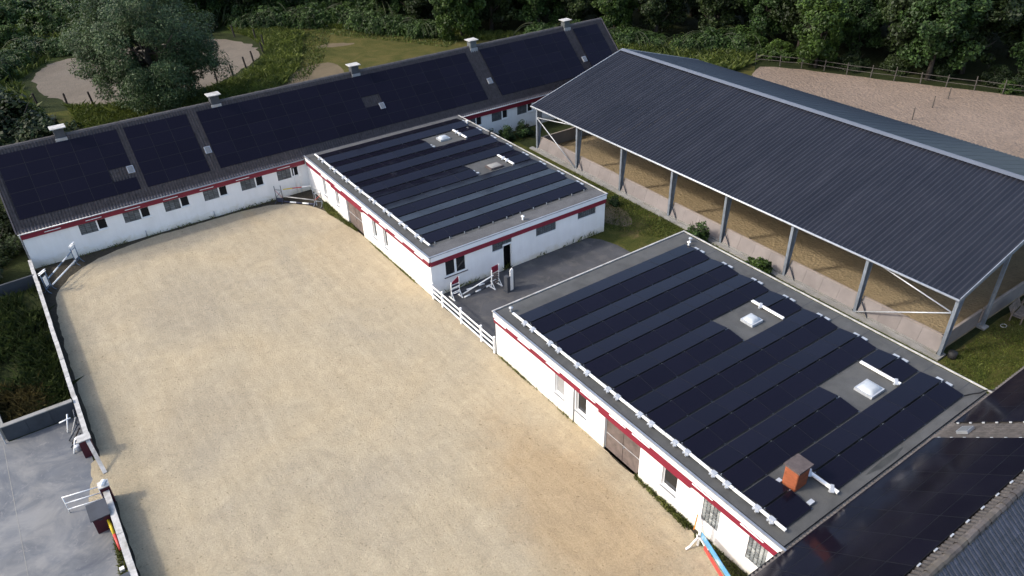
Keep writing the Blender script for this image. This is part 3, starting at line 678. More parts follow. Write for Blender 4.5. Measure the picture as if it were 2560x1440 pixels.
# ------------------------------------------------------------------ tiled roofs
def tile_roof(name, parent, x0, x1, e, r, m, rib=0.23, course=0.36, per=4, kind='stuff', amp=0.065):
    """e, r: (y, z) of eave and ridge"""
    rl = rootof(parent).location; E_ = np.array([e[0], e[1]]); R_ = np.array([r[0], r[1]]); d = R_-E_; L = np.linalg.norm(d); d = d/L
    n = np.array([-d[1], d[0]]);  n = n if n[1] > 0 else -n
    nx = int(round((x1-x0)/rib))*per+1; xs = np.linspace(x0, x1, nx); ph = np.arange(nx) % per
    prof = np.array([-0.7, 0.5, 1.0, 0.6])[ph % 4]*amp if per == 4 else np.array([0.0, 1.0])[ph % 2]*amp
    rows = []; nc = int(math.ceil(L/course))
    for c in range(nc):
        for s, lip in ((c*course, 0.030), (min(L, (c+1)*course), 0.004)): rows.append((s, lip))
    P = np.zeros((len(rows), nx, 3))
    jit = RNG.normal(0, 0.004, (len(rows), nx))
    for k, (s, lip) in enumerate(rows):
        h = prof+lip+jit[k]; P[k, :, 0] = xs-rl.x; P[k, :, 1] = E_[0]+d[0]*s+n[0]*h-rl.y; P[k, :, 2] = E_[1]+d[1]*s+n[1]*h-rl.z
    me = grid_mesh(name, P)
    if me.polygons[0].normal.z < 0: me.flip_normals()
    return link(name, me, m, parent, kind=kind)
def slope_frame(e, r):
    d = Vector((0, r[0]-e[0], r[1]-e[1])); L = d.length; d.normalize(); n = Vector((0, -d.z, d.y)); n = n if n.z > 0 else -n
    return d, n, L
# ---- the long stable behind the arena
SX0, SX1 = -22.44, 37.9; SE = (29.50, 3.14); SR = (34.64, 8.0); SN = (39.80, 3.14); yS = 29.80
longst = thing('long_stable', 'long white stable with steep panel-covered tiled roof and capped ridge chimneys', 'building', (SX0, yS, 0))
fL = face_map('S', yS)
units = [-18.5, -15.3, -12.2, -9.05, -5.92, -2.72, 16.55, 19.7, 22.85]
holes = []
for u in units: holes += [(u, u+1.22, 1.60, 2.57), (u+1.26, u+1.98, 1.62, 2.555)]
wall(longst, fL, SX0+0.15, SX1-0.15, 0, 3.02, 0.28, holes); wall(longst, face_map('N', 39.5), SX0+0.15, SX1-0.15, 0, 2.84, 0.28)
for gx in (SX0+0.15, SX1-0.43):
    g = MB().extr([(gx, yS+0.28, 0), (gx, 39.22, 0), (gx, 39.22, 3.0), (gx, SR[0], SR[1]-0.18), (gx, yS+0.28, 3.0)], (0.28, 0, 0)); part(g, 'gable_wall', 'render_wall', longst)
part(MB().box(SX0+1, SX1-1, yS+0.7, 39, 0.02, 2.7), 'interior_shade_box', 'interior_shade_black', longst)  # black filling, the stable's indoor shade put into its colour
for u in units:
    block_window(longst, fL, 'S', u, u+1.22, 1.60, 2.57, 3, 6, 'lattice_grey' if u < 10 else 'blind_grey', rec=0.02)
    open_window(longst, fL, u+1.26, u+1.98, 1.62, 2.555)
q = MB(); ubox(q, fL, SX0+0.1, -0.15, -0.16, -0.003, 2.56, 3.0); part(q, 'red_band', 'red_paint', longst)
q = MB(); ubox(q, fL, WA+0.12, SX1, -0.16, -0.003, 2.56, 3.0); part(q, 'red_band', 'red_paint', longst)
strip_lights(longst, fL, [-20.2, -17.35, -14.5, -11.6, -8.7, -5.7, -2.1], 2.76, 1.15, d=-0.16)
for gx0, gx1 in ((SX0, -0.2), (WA+0.15, SX1)):
    q = MB(); q.tube([(gx0, SE[0]-0.06, SE[1]-0.05), (gx1, SE[0]-0.06, SE[1]-0.05)], 0.055, 8); part(q, 'gutter', 'zinc', longst, smooth=True)
q = MB(); q.tube([(SX0+0.08, SE[0]-0.06, SE[1]-0.12), (SX0+0.08, yS-0.06, 2.35), (SX0+0.08, yS-0.06, 0.05)], 0.045, 7); part(q, 'downpipe', 'zinc', longst, smooth=True)
for ux in (-14.1, -8.6, -1.25, -0.85):
    q = MB(); q.tube([(ux, yS-0.05, 2.4 if ux > -2 else 0.55), (ux, yS-0.05, 0.05)], 0.04, 7); part(q, 'downpipe', 'white_paint' if ux > -2 else 'zinc', longst, smooth=True)
sroof = tile_roof('roof', longst, SX0, SX1, SE, SR, 'tile_brown'); tile_roof('roof', longst, SX0, SX1, SN, SR, 'tile_brown', per=2)
q = MB(); n_ = 120
for i in range(n_):
    a = SX0+(SX1-SX0)*i/n_; b = SX0+(SX1-SX0)*(i+1)/n_+0.04; z = SR[1]+0.015+random.uniform(-.01, .01)
    pr = [(-0.17, -0.10), (-0.10, 0.03), (0, 0.08), (0.10, 0.03), (0.17, -0.10)]
    for (y0_, z0_), (y1_, z1_) in zip(pr, pr[1:]):
        q.quad((a, SR[0]+y0_, z+z0_), (b, SR[0]+y0_, z+z0_-0.015), (b, SR[0]+y1_, z+z1_-0.015), (a, SR[0]+y1_, z+z1_))
part(q, 'ridge_cap', 'tile_pale', sroof, fix=False, kind='stuff')
for gx in (SX0-0.05, SX1+0.05):
    q = MB(); q.bar((gx, SE[0], SE[1]+0.0), (gx, SR[0], SR[1]+0.03), 0.09, 0.16, up=(0, 0, 1)); part(q, 'verge', 'tile_brown', longst)
sd, sn, sL = slope_frame(SE, SR); spitch = math.atan2(sd.z, sd.y)
PW, PH = 1.76, 1.09
smesh = make_panel(PW-0.022, PH-0.02)
def on_stable(x, s, h=0.0):
    p = Vector((x, SE[0], SE[1]))+sd*s+sn*h; return p
def panel_field(roof, rl, fn, pitch, x0, x1, s0, rows, mesh_for, skip=()):
    n = max(1, round((x1-x0)/PW)); w = (x1-x0)/n; me = mesh_for(w)
    for i in range(n):
        for j in range(rows):
            if (i, j) in skip: continue
            p = fn(x0+w*(i+0.5), s0+PH*(j+0.5), 0.13)
            o = link('solar_panel', me, None, roof, tuple(p-rl)); o.rotation_euler = (pitch+random.uniform(-.003, .003), random.uniform(-.003, .003), 0)
_pm = {}
def mesh_for(w):
    k = round(w, 2)
    if k not in _pm: _pm[k] = make_panel(w-0.004, PH-0.005)
    return _pm[k]
rlS = longst.location
for x0, x1, skip in ((-21.95, -13.38, {(4, 1)}), (-12.88, -7.92, ()), (-7.08, 19.62, {(8, 2)}), (21.3, 32.3, ()), (33.5, 36.95, ())):
    panel_field(sroof, rlS, on_stable, spitch, x0, x1, 1.0, 5, mesh_for, skip)
def roof_window(roof, rl, fn, x, s, w=0.5, l=0.62, m='zinc'):
    f = MB(); d = sd if fn is on_stable else cdv; n = sn if fn is on_stable else cnv
    c = fn(x, s, 0.06)
    ex = Vector((1, 0, 0))
    P = lambda a, b, h: c+ex*a+d*b+n*h
    f.extr([P(-w/2, -l/2, 0), P(w/2, -l/2, 0), P(w/2, l/2, 0), P(-w/2, l/2, 0)], n*0.14); o = part(f, 'roof_window', m, roof)
    g = MB(); g.extr([P(-w/2+0.05, -l/2+0.05, 0.142), P(w/2-0.05, -l/2+0.05, 0.142), P(w/2-0.05, l/2-0.05, 0.142), P(-w/2+0.05, l/2-0.05, 0.142)], n*0.012); part(g, 'pane', 'skylight_pane', o)
for x, s in ((-13.55, 2.8), (-7.45, 2.85), (8.75, 3.0), (20.75, 2.85), (33.0, 2.7)): roof_window(sroof, rlS, on_stable, x, s)
for k, x in enumerate((-17.3, -5.3, 7.7, 20.75, 32.85)):
    y = SR[0]-0.05; b = MB().box(x-0.36, x+0.36, y-0.34, y+0.30, SR[1]-0.55, SR[1]+0.52); ch = part(b, 'chimney', 'cistern_grey' if k < 3 else 'blind_grey', sroof)
    f = MB().box(x-0.42, x+0.42, y-0.45, y-0.342, SR[1]-0.60, SR[1]-0.12); part(f, 'flashing', 'zinc', ch)
    c = MB()
    for sx, sy in ((-1, -1), (1, -1), (1, 1), (-1, 1)): c.box(x+sx*0.3-0.03, x+sx*0.3+0.03, y+sy*0.25-0.03, y+sy*0.25+0.03, SR[1]+0.52, SR[1]+0.62)
    c.extr([(x-0.56, y-0.48, SR[1]+0.62), (x+0.56, y-0.48, SR[1]+0.62), (x+0.56, y+0.48, SR[1]+0.62), (x-0.56, y+0.48, SR[1]+0.62)], (0, 0, 0.06)); part(c, 'chimney_cap', 'worn_white', ch)
# ---- the gabled house in the near corner
CX0, CX1 = -9.0, 30.0; CE = (-21.22, 3.12); CR = (-26.15, 6.98); CS = (-31.1, 3.12)
houseC = thing('gabled_house', 'gabled house with solar panels and grey tiles abutting the block with the brick chimney', 'building', (CX0, -26.15, 0))
rlC = houseC.location
wall(houseC, face_map('N', -21.62), CX0+0.3, CX1-0.3, 0, 3.1, 0.28); wall(houseC, face_map('S', -30.7), CX0+0.3, CX1-0.3, 0, 3.1, 0.28)
for gx in (CX0+0.3, CX1-0.58):
    g = MB().extr([(gx, -30.42, 0), (gx, -21.9, 0), (gx, -21.9, 3.2), (gx, CR[0], CR[1]-0.2), (gx, -30.42, 3.2)], (0.28, 0, 0)); part(g, 'gable_wall', 'render_wall', houseC)
croof = tile_roof('roof', houseC, CX0, CX1, CE, CR, 'tile_pale', amp=0.06)
cdv, cnv, cL = slope_frame(CE, CR); cpitch = math.atan2(-cdv.z, -cdv.y)
def on_c(x, s, h=0.0): return Vector((x, CE[0], CE[1]))+cdv*s+cnv*h
# far (south) slope: the tiles nearest the ridge are single tiles, the rest one sheet
csd, csn, csL = slope_frame(CS, CR)
nI = 8; course = 0.345
tile_roof('roof', houseC, CX0, CX1, CS, (CS[0]+csd.y*(csL-nI*course), CS[1]+csd.z*(csL-nI*course)), 'tile_glazed', course=course, amp=0.06)
def s_tile():
    w = 0.228; pr = [(-w/2, -0.02), (-w*0.36, 0.0), (-w*0.2, 0.05), (w*0.08, 0.062), (w*0.32, 0.046), (w*0.45, -0.005), (w/2+0.004, -0.02)]
    q = MB()
    for (xa, ha), (xb, hb) in zip(pr, pr[1:]):
        q.quad((xa, -course/2-0.02, ha+0.028), (xb, -course/2-0.02, hb+0.028), (xb, course/2, hb+0.006), (xa, course/2, ha+0.006))
        q.quad((xa, -course/2-0.02, ha+0.010), (xb, -course/2-0.02, hb+0.010), (xb, -course/2-0.02, hb+0.028), (xa, -course/2-0.02, ha+0.028))
    me = q.mesh('roof_tile'); fix_normals(me)
    if sum(p.normal.z for p in me.polygons) < 0: me.flip_normals()
    me.materials.append(MATS['tile_glazed']); return me
stm = s_tile(); sph = math.atan2(csd.z, csd.y); cnt = 0; rest = MB(); croof2 = None
for r_ in range(nI):
    s = csL-course*(nI-r_)+course/2
    for i in range(int((CX1-CX0)/0.23)):
        x = CX0+0.23*(i+0.5); p = Vector((x, CS[0], CS[1]))+csd*s
        if -0.9+0.0 < x < 7.7 and cnt < 300:
            o = link('roof_tile', stm, None, croof, tuple(p-rlC)); o.rotation_euler = (sph+random.uniform(-.012, .012), 0, random.uniform(-.01, .01)); cnt += 1
        else:
            R3 = Matrix.Rotation(sph, 3, 'X'); k = len(rest.v)
            rest.v += [tuple(p+R3 @ v.co) for v in stm.vertices]; rest.f += [tuple(k+j for j in f.vertices) for f in stm.polygons]
part(rest, 'roof_tiles', 'tile_glazed', croof, kind='stuff', fix=False)
q = MB(); a = 0.19
pr = [(-0.20, -0.15), (-0.155, 0.0), (-0.07, 0.07), (0.07, 0.07), (0.155, 0.0), (0.20, -0.15)]
for (ya, za), (yb, zb) in zip(pr, pr[1:]): q.quad((-0.21, ya, za), (0.19, ya*0.92, za-0.02), (0.19, yb*0.92, zb-0.02), (-0.21, yb, zb))
q.f.append(tuple(range(0, 20, 4))) if False else None
rtm = q.mesh('ridge_tile'); rtm.materials.append(MATS['tile_ridge'])
for i in range(int((CX1-CX0)/0.38)):
    o = link('ridge_tile', rtm, None, croof, (0.2+0.38*i, CR[0]-rlC.y+random.uniform(-.015, .015), CR[1]+0.06+random.uniform(-.012, .012))); o.rotation_euler = (random.uniform(-.05, .05), random.uniform(-.03, .03), random.uniform(-.04, .04))
for x0, x1 in ((CX0+0.6, 10.62), (12.35, 28.0)):
    panel_field(croof, rlC, on_c, cpitch, x0, x1, 0.28, 5, mesh_for)
roof_window(croof, rlC, on_c, 11.45, 1.35, 0.6, 0.55)
for i in range(int((CX1-CX0)/1.05)):
    x = CX0+1.0+1.05*i
    if 10.5 < x < 12.5: continue
    q = MB(); c = on_c(x, 0.28+5*PH+0.07, 0.10); q.bar(c-Vector((0.10, 0, 0)), c+Vector((0.10, 0, 0)), 0.06, 0.05); part(q, 'panel_clamp', 'galvanised', croof)
for s in np.arange(0.5, 5.7, 0.62):
    for x in (10.66, 12.31):
        q = MB(); c = on_c(x, s, 0.10); q.bar(c-cdv*0.06, c+cdv*0.06, 0.05, 0.06); part(q, 'panel_clamp', 'galvanised', croof)
q = MB(); q.tube([(CX0, CE[0]+0.06, CE[1]-0.05), (-0.2, CE[0]+0.06, CE[1]-0.05)], 0.07, 8); part(q, 'gutter', 'rubber', houseC, smooth=True)

# ------------------------------------------------------------------ the open riding hall
HX0, HX1 = 21.25, 43.85; HXR = 32.55; HE = 4.36; HRZ = 7.56; HY0, HY1 = -16.55, 24.95
hall = thing('riding_hall', 'open-sided riding hall with dark corrugated roof, grey steel posts and low kick boards', 'building', ((HX0+HX1)/2, (HY0+HY1)/2, 0))
rlH = hall.location
fl = jag([(HX0+0.35, HY0+0.3), (HX1-0.3, HY0+0.3), (HX1-0.3, HY1-0.4), (HX0+0.35, HY1-0.4)], 2, 0.0)
sheet('hall_floor', fl, 0.06, 'hall_sand')
py = [-16.42, -10.64, -4.95, 0.95, 6.5, 12.42, 18.38, 24.42]
slope = math.atan2(HRZ-HE, HXR-HX0); Lr = math.hypot(HRZ-HE, HXR-HX0)
for side in (0, 1):
    sx = 1 if side == 0 else -1; bx = HX0+0.08 if side == 0 else HX1-0.08
    for y in py:
        p = MB(); t = 0.016; zt = HE-0.12; w0, w1 = 0.26, 0.62
        p.box(bx, bx+sx*t, y-0.10, y+0.10, -0.05, zt)
        p.extr([(bx+sx*t, y-0.006, -0.05), (bx+sx*w0, y-0.006, -0.05), (bx+sx*w1, y-0.006, zt), (bx+sx*t, y-0.006, zt)], (0, 0.012, 0))
        p.extr([(bx+sx*w0, y-0.10, -0.05), (bx+sx*(w0+t), y-0.10, -0.05), (bx+sx*(w1+t), y-0.10, zt), (bx+sx*w1, y-0.10, zt)], (0, 0.20, 0))
        po = part(p, 'post', 'steel', hall)
        b = MB().box(bx-sx*0.12, bx+sx*0.5, y-0.22, y+0.22, -0.02, 0.10); part(b, 'footing', 'concrete', po)
    for y in py:
        r = MB(); z0 = HE-0.16; A = Vector((bx, y, z0-0.12)); Bv = Vector((HXR, y, HRZ-0.34)); r.bar(A, Bv, 0.16, 0.36, up=(0, 0, 1)); part(r, 'rafter', 'steel', hall)
    for k in range(7):
        f = (k+0.3)/6.8; x = bx+(HXR-bx)*f; z = HE+(HRZ-HE)*f-0.10; q = MB().box(x-0.04, x+0.04, HY0+0.05, HY1-0.05, z-0.14, z); part(q, 'purlin', 'wood_grey', hall)
    # corrugated sheets, one mesh shared
    nsh = 43; wsh = (HY1-HY0)/nsh; nw = 3
    cols = [(k_/(nw*8), 0.5+0.5*math.cos(2*math.pi*k_/8)) for k_ in range(nw*8+1)]
    P = np.zeros((2, len(cols), 3)); amp = 0.095
    for k, (f_, h_) in enumerate(cols):
        v = f_*wsh*1.004; h = amp*(h_-0.5)+0.010*(1-k/(len(cols)-1))
        for j in (0, 1): P[j, k] = (sx*(Lr*math.cos(slope)*j)-math.sin(slope)*sx*h, v, (Lr*math.sin(slope)*j)+math.cos(slope)*h)
    me = grid_mesh('roof_sheet', P, True)
    if sum(p.normal.z for p in me.polygons) < 0: me.flip_normals()
    me.materials.append(MATS['fibre_cement'])
    rf = MB().box(bx-sx*0.02, bx+sx*0.03, HY0+0.02, HY1-0.02, HE-0.16, HE-0.05); roofp = part(rf, 'roof', 'steel', hall)
    for i in range(nsh):
        link('roof_sheet', me, None, roofp, ((HX0 if side == 0 else HX1)-sx*0.10-rlH.x, HY0+i*wsh-rlH.y, HE-0.02))
    cap = MB(); a = Vector((HXR, 0, HRZ+0.115)); dn = Vector((-sx*math.cos(slope), 0, -math.sin(slope)))
    nn = Vector((-sx*math.sin(slope), 0, math.cos(slope)))
    A0 = a+Vector((0, HY0-0.05, 0)); A1 = a+Vector((0, HY1+0.05, 0)); cap.extr([A0, A1, A1+dn*0.36, A0+dn*0.36], nn*0.012); part(cap, 'ridge_cap', 'ridge_metal', roofp)
    gt = MB(); gx = (HX0-0.17 if side == 0 else HX1+0.17); gz = HE-0.06 if side == 0 else HE-0.24; gt.tube([(gx, HY0-0.05, gz), (gx, HY1+0.05, gz)], 0.075, 8); part(gt, 'gutter', 'galvanised', hall, smooth=True)
    for yv in (HY0-0.03, HY1+0.03):
        v = MB(); v.bar((gx+sx*0.1, yv, HE-0.03), (HXR, yv, HRZ+0.05), 0.05, 0.18); part(v, 'verge_trim', 'galvanised' if yv > 0 else 'zinc', roofp)
    # kick boards between posts: boards leaning outwards, a top rail and a concrete kerb
    for a, b in zip(py, py[1:]):
        y0_, y1_ = a+0.16, b-0.16; wx = bx+sx*0.42; nb = 4
        kb = MB().box(bx+sx*0.02, bx+sx*0.22, y0_, y1_, 0.0, 0.22); kw = part(kb, 'kick_wall', 'concrete', hall)
        for i in range(nb):
            c0 = y0_+(y1_-y0_)*i/nb+0.006; c1 = y0_+(y1_-y0_)*(i+1)/nb-0.006; q = MB()
            q.extr([(bx+sx*0.10, c0, 0.222), (bx+sx*0.13, c0, 0.222), (bx+sx*0.45, c0, 1.22), (bx+sx*0.42, c0, 1.22)], (0, c1-c0, 0)); part(q, 'kick_board', 'kick_board', kw)
        q = MB().box(bx+sx*0.38, bx+sx*0.52, y0_, y1_, 1.222, 1.29); part(q, 'top_rail', 'kick_rail', kw)
        if side == 0 and b < 20:
            q = MB(); q.bar((bx+0.12, b-0.3, 1.0), (bx+0.02, b-0.95, 0.12), 0.06, 0.06); part(q, 'prop', 'dark_steel', kw)
# gable ends: dwarf wall, posts
for yg, sy in ((HY0+0.13, 1), (HY1-0.53, -1)):
    gxs = [HX0+0.3, 26.4, 32.5, 38.6, HX1-0.3]
    for a, b in zip(gxs, gxs[1:]):
        q = MB().box(a+0.12, b-0.12, yg+0.25*sy, yg+0.31*sy, 0.0, 1.22); kw = part(q, 'kick_wall', 'kick_board', hall)
        q = MB().box(a+0.12, b-0.12, yg+0.21*sy, yg+0.35*sy, 1.222, 1.29); part(q, 'top_rail', 'kick_rail', kw)
    for gx in gxs[1:-1]:
        zt = HE+(HRZ-HE)*(1-abs(gx-HXR)/(HXR-HX0))-0.35
        q = MB(); q.box(gx-0.09, gx+0.09, yg-0.1, yg-0.085, -0.02, zt); q.box(gx-0.09, gx+0.09, yg+0.085, yg+0.1, -0.02, zt); q.box(gx-0.008, gx+0.008, yg-0.085, yg+0.085, -0.02, zt); po = part(q, 'post', 'steel', hall)
        b = MB().box(gx-0.3, gx+0.3, yg-0.3, yg+0.3, -0.02, 0.12); part(b, 'footing', 'concrete', po)
# wind bracing in the end bays
bx = HX0+0.06
for a, b in (((bx, -16.3, 3.25), (bx, -11.4, 4.18)), ((bx, -16.3, 3.2), (bx, -10.75, 0.2)), ((bx, 24.3, 3.3), (bx, 19.0, 4.15)), ((bx, 24.3, 3.25), (bx, 18.55, 0.2))):
    q = MB().tube([a, b], 0.045, 8); part(q, 'wind_brace', 'galvanised', hall, smooth=True)
q = MB().box(HX0-0.35, HX0+0.06, HY0-0.1, HY1+0.1, 0.0, 0.13); part(q, 'kerb', 'concrete', hall)

# ------------------------------------------------------------------ walls, fences and yard furniture
def curve_pts(a, b, c, n=6): return [Vector(a)*(1-t)**2+Vector(b)*2*t*(1-t)+Vector(c)*t*t for t in [i/n for i in range(n+1)]]
# arena boundary wall with white coping
aw = thing('boundary_wall', 'low grey arena wall with flaking white coping, running from the long stable to the maroon pillar', 'wall', (-22.35, 6.3, 0))
q = MB().box(-22.45, -22.29, 6.35, 29.6, 0, 0.86); part(q, 'wall_body', 'retaining', aw)
y = 6.35
while y < 29.5:
    L = min(random.uniform(1.5, 2.4), 29.58-y); q = MB(); w = random.uniform(-.012, .012); zz = 0.862+random.uniform(0, .012)
    q.extr([(-22.49+w, y+0.01, zz), (-22.25+w, y+0.01, zz), (-22.25+w+random.uniform(-.02, .02), y+L, zz), (-22.49+w, y+L, zz)], (0, 0, random.uniform(.05, .075))); part(q, 'coping_plank', 'worn_white', aw); y += L+0.006
aw2 = thing('boundary_wall', 'low grey arena wall with white coping running on beside the dark-roofed maroon bin', 'wall', (-22.30, -6.0, 0))
q = MB().box(-22.40, -22.20, -14, 1.62, 0, 0.86); part(q, 'wall_body', 'retaining', aw2)
y = -14.0
while y < 1.5:
    L = min(random.uniform(1.6, 2.4), 1.62-y); q = MB(); w = random.uniform(-.012, .012); zz = 0.862+random.uniform(0, .012)
    q.extr([(-22.45+w, y+0.01, zz), (-22.16+w, y+0.01, zz), (-22.16+w, y+L, zz), (-22.45+w, y+L, zz)], (0, 0, 0.06)); part(q, 'coping_plank', 'worn_white', aw2); y += L+0.006
def pillar(x, y, h, w, label, finial=True, d=None):
    d = d or w
    t = thing('gate_pillar', label, 'pillar', (x, y, 0)); q = MB().box(x-w/2, x+w/2, y-d/2, y+d/2, 0, h); part(q, 'shaft', 'maroon_paint', t)
    q = MB().box(x-w/2-0.04, x+w/2+0.04, y-d/2-0.04, y+d/2+0.04, h+0.001, h+0.06); c = part(q, 'cap', 'worn_white', t)
    if finial:
        q = MB(); q.tube([(x-0.04, y-0.06, h+0.06), (x-0.04, y-0.06, h+0.12), (x-0.04, y-0.06, h+0.20), (x-0.04, y-0.06, h+0.25)], [0.10, 0.13, 0.12, 0.05], 10); q.tube([(x+0.05, y+0.14, h+0.06), (x+0.05, y+0.14, h+0.12), (x+0.05, y+0.14, h+0.19)], [0.11, 0.13, 0.06], 10); part(q, 'finial', 'white_paint', c, smooth=True)
    return t
pillar(-22.52, 6.05, 1.15, 0.58, 'maroon gate pillar at the end of the long boundary wall, white plank leaning on it', False, 0.5)
pillar(-22.32, 1.86, 1.15, 0.42, 'maroon gate pillar topped with white finials beside the tubular gate')
q = MB().bar((0, 0, 0), (0.22, -1.85, -1.08), 0.20, 0.04); solo(q, 'leaning_plank', 'worn_white', 'flaking white plank sloping from the maroon pillar to the ground', 'plank', (-22.38, 5.85, 1.12))
g = thing('tube_gate', 'white tubular gate standing open across the concrete yard', 'gate', (-22.55, 1.9, 0), math.radians(168))
for z in (0.28, 0.70, 1.12):
    q = MB().tube([(0.02, 0, z), (1.62, 0.02, z)], 0.028, 7); part(q, 'rail', 'white_paint', g, world=False, smooth=True)
for x in (0.02, 1.62):
    q = MB().tube([(x, 0, 0.03 if x > 1 else 0.15), (x, 0, 1.14)], 0.03, 7); part(q, 'stile', 'white_paint', g, world=False, smooth=True)
bn = thing('feed_bin', 'maroon feed bin with a sloping dark grey lid by the open gate', 'bin', (-22.85, 0.35, 0))
q = MB().box(-23.22, -22.50, -0.05, 0.72, 0, 0.98); part(q, 'body', 'maroon_paint', bn)
q = MB().extr([(-23.30, -0.16, 0.99), (-23.30, 0.80, 1.22), (-23.30, 0.80, 1.27), (-23.30, -0.16, 1.04)], (0.88, 0, 0)); part(q, 'lid', 'cistern_grey', bn)
q = MB().box(-22.95, -22.78, -0.075, -0.052, 0.80, 0.86); part(q, 'latch', 'dark_steel', bn)
rw = thing('retaining_wall', 'dark concrete wall between the weedy plot and the concrete yard', 'wall', (-24.3, 9.95, 0))
for i, (a, b) in enumerate(((-26.1, -24.95), (-24.94, -23.75), (-23.74, -22.53))):
    q = MB().box(a, b, 9.85, 10.05, 0, 1.0); part(q, 'wall_panel', 'retaining', rw)
q = MB().box(-26.15, -22.52, 9.80, 10.10, 1.002, 1.06); part(q, 'coping', 'concrete', rw)
kb = thing('plot_kerb', 'pale weathered concrete wall bordering the weedy plot', 'wall', (-26.7, 18, 0))
for i in range(8):
    a, b = 10.12+2.0*i, 10.12+2.0*(i+1)-0.015; xo = -26.12-(a-10)*0.095; xo2 = -26.12-(b-10)*0.095; q = MB()
    q.extr([(xo-0.16, a, 0), (xo+0.16, a, 0), (xo2+0.16, b, 0), (xo2-0.16, b, 0)], (0, 0, 0.78)); part(q, 'kerb_stone', 'concrete', kb)
q = MB().box(0, 5.2, -0.08, 0.08, 0, 0.95); o = solo(q, 'plot_wall', 'retaining', 'dark low wall closing the weedy plot below the stable gable', 'wall', (-27.6, 26.6, 0), math.radians(4))
q = MB().tube([(0, 0, 0), (0.02, 0.0, 1.5)], 0.03, 7); solo(q, 'marker_post', 'galvanised', 'thin pale metal post at the outer end of the dark concrete wall', 'post', (-26.22, 9.7, 0))
q = MB().prism([(-26.35+dx, y) for dx, y in ((0, -60), (0.03, -60), (0.03, 9.6), (0, 9.6))], 0.014, 0.018); part(q, 'joint_line', 'concrete', bpy.data.objects['concrete_yard'], world=False)
# poles: striped jump poles
def pole(a, b, label, mats=('white_paint', 'navy_paint'), nseg=5, r=0.05, group=None, name='jump_pole', n=8):
    a, b = Vector(a), Vector(b); L = (b-a).length; q = MB(); me = None
    for i in range(nseg): q.tube([(L*i/nseg, 0, 0), (L*(i+1)/nseg, 0, 0)], r, n)
    me = q.mesh(name, smooth=False)
    for m in mats: me.materials.append(MATS[m])
    fps = len(me.polygons)//nseg
    for k, p in enumerate(me.polygons): p.material_index = (k//fps) % len(mats); p.use_smooth = len(p.vertices) == 4
    o = link(name, me, None, loc=a); o.rotation_euler = (b-a).to_track_quat('X', 'Z').to_euler(); tag(o, label, 'pole' if name == 'jump_pole' else 'bar', group); return o
def plank(a, b, w, m, label, group=None):
    a, b = Vector(a), Vector(b); L = (b-a).length; q = MB().box(0, L, -0.02, 0.02, -w/2, w/2); me = q.mesh('jump_plank'); o = link('jump_plank', me, m, loc=a)
    o.rotation_euler = (b-a).to_track_quat('X', 'Z').to_euler(); return tag(o, label, 'plank', group)
def tube_wing(label, loc, rz, m='blue_steel', h=1.75, w=0.58, panel='white_paint', xb=False, tops=True, flip=1):
    t = thing('jump_wing', label, 'jump stand', loc, rz)
    for x, hh in ((0, h), (w, h-0.1)):
        q = MB(); pts = [Vector((x, -0.02*flip, hh)), Vector((x, 0, 0.5))]+curve_pts((x, 0, 0.5), (x, -0.02*flip, 0.08), (x, -0.42*flip, 0.03))
        q.tube(pts, 0.028, 7); q.tube(curve_pts((x, 0, 0.5), (x, 0.04*flip, 0.12), (x, 0.30*flip, 0.03)), 0.026, 7); part(q, 'upright', m, t, world=False, smooth=True)
    for z in (0.42, h-0.45):
        q = MB().tube([(0, 0, z), (w, 0, z)], 0.024, 7); part(q, 'crossbar', m, t, world=False, smooth=True)
    if tops:
        for z in (h-0.04, h-0.16):
            q = MB().bar((-0.06, 0, z), (w+0.12, 0, z+0.02), 0.11, 0.03); part(q, 'top_slat', 'white_paint', t, world=False)
    if xb:
        q = MB().tube([(0, 0, 0.45), (w, 0, h-0.5)], 0.018, 6); part(q, 'diagonal', 'red_pole', t, world=False); q = MB().tube([(w, 0.02, 0.45), (0, 0.02, h-0.5)], 0.018, 6); part(q, 'diagonal', m, t, world=False)
    if panel:
        q = MB().box(0.12, w-0.12, -0.015, 0.015, 0.52, h-0.50); part(q, 'infill_panel', panel, t, world=False)
    return t
# jump in the corner by the stable's gable end
ja, jb = Vector((-21.62, 25.75, 0)), Vector((-19.60, 28.30, 0)); ang = math.atan2((jb-ja).y, (jb-ja).x)
tube_wing('blue tubular jump stand beside the arena boundary wall', ja-Vector((math.cos(ang), math.sin(ang), 0))*0.02, ang+math.pi, flip=1)
tube_wing('blue tubular jump stand against the shaded long stable wall', jb, ang, flip=-1)
pole(ja+Vector((0, 0, 0.92)), jb+Vector((0, 0, 1.25)), 'blue and white striped upper pole between the blue jump stands', ('blue_steel', 'white_paint'), 5)
pole(ja+Vector((0.10, -0.08, 0.40)), jb+Vector((0.05, -0.10, 0.52)), 'plain white lower pole between the blue jump stands', ('white_paint',), 1, 0.055)
# jump in the corner between the long stable and block A
ja, jb = Vector((-2.95, 28.75, 0)), Vector((-0.95, 26.55, 0)); ang = math.atan2((jb-ja).y, (jb-ja).x)
w1 = tube_wing('dark jump stand with crossed braces near the stable downpipes', ja, ang+math.pi, 'dark_steel', 1.65, 0.62, None, True, False, flip=-1)
q = MB().box(0.05, 0.57, -0.02, 0.02, 0.05, 0.42); part(q, 'infill_panel', 'navy_paint', w1, world=False)
w2 = tube_wing('grey framed jump stand beside the first slim window of the joined block', jb, ang, 'steel', 1.6, 0.70, None, True, False, flip=1)
q = MB().tube([(0, 0, 1.57), (0.70, 0, 1.48)], 0.024, 7); part(q, 'crossbar', 'steel', w2, world=False)
pole(ja+Vector((0.02, -0.06, 0.14)), jb+Vector((0, -0.06, 0.14)), 'black and white striped bottom pole in the inner corner', ('navy_paint', 'white_paint'), 5, 0.07)
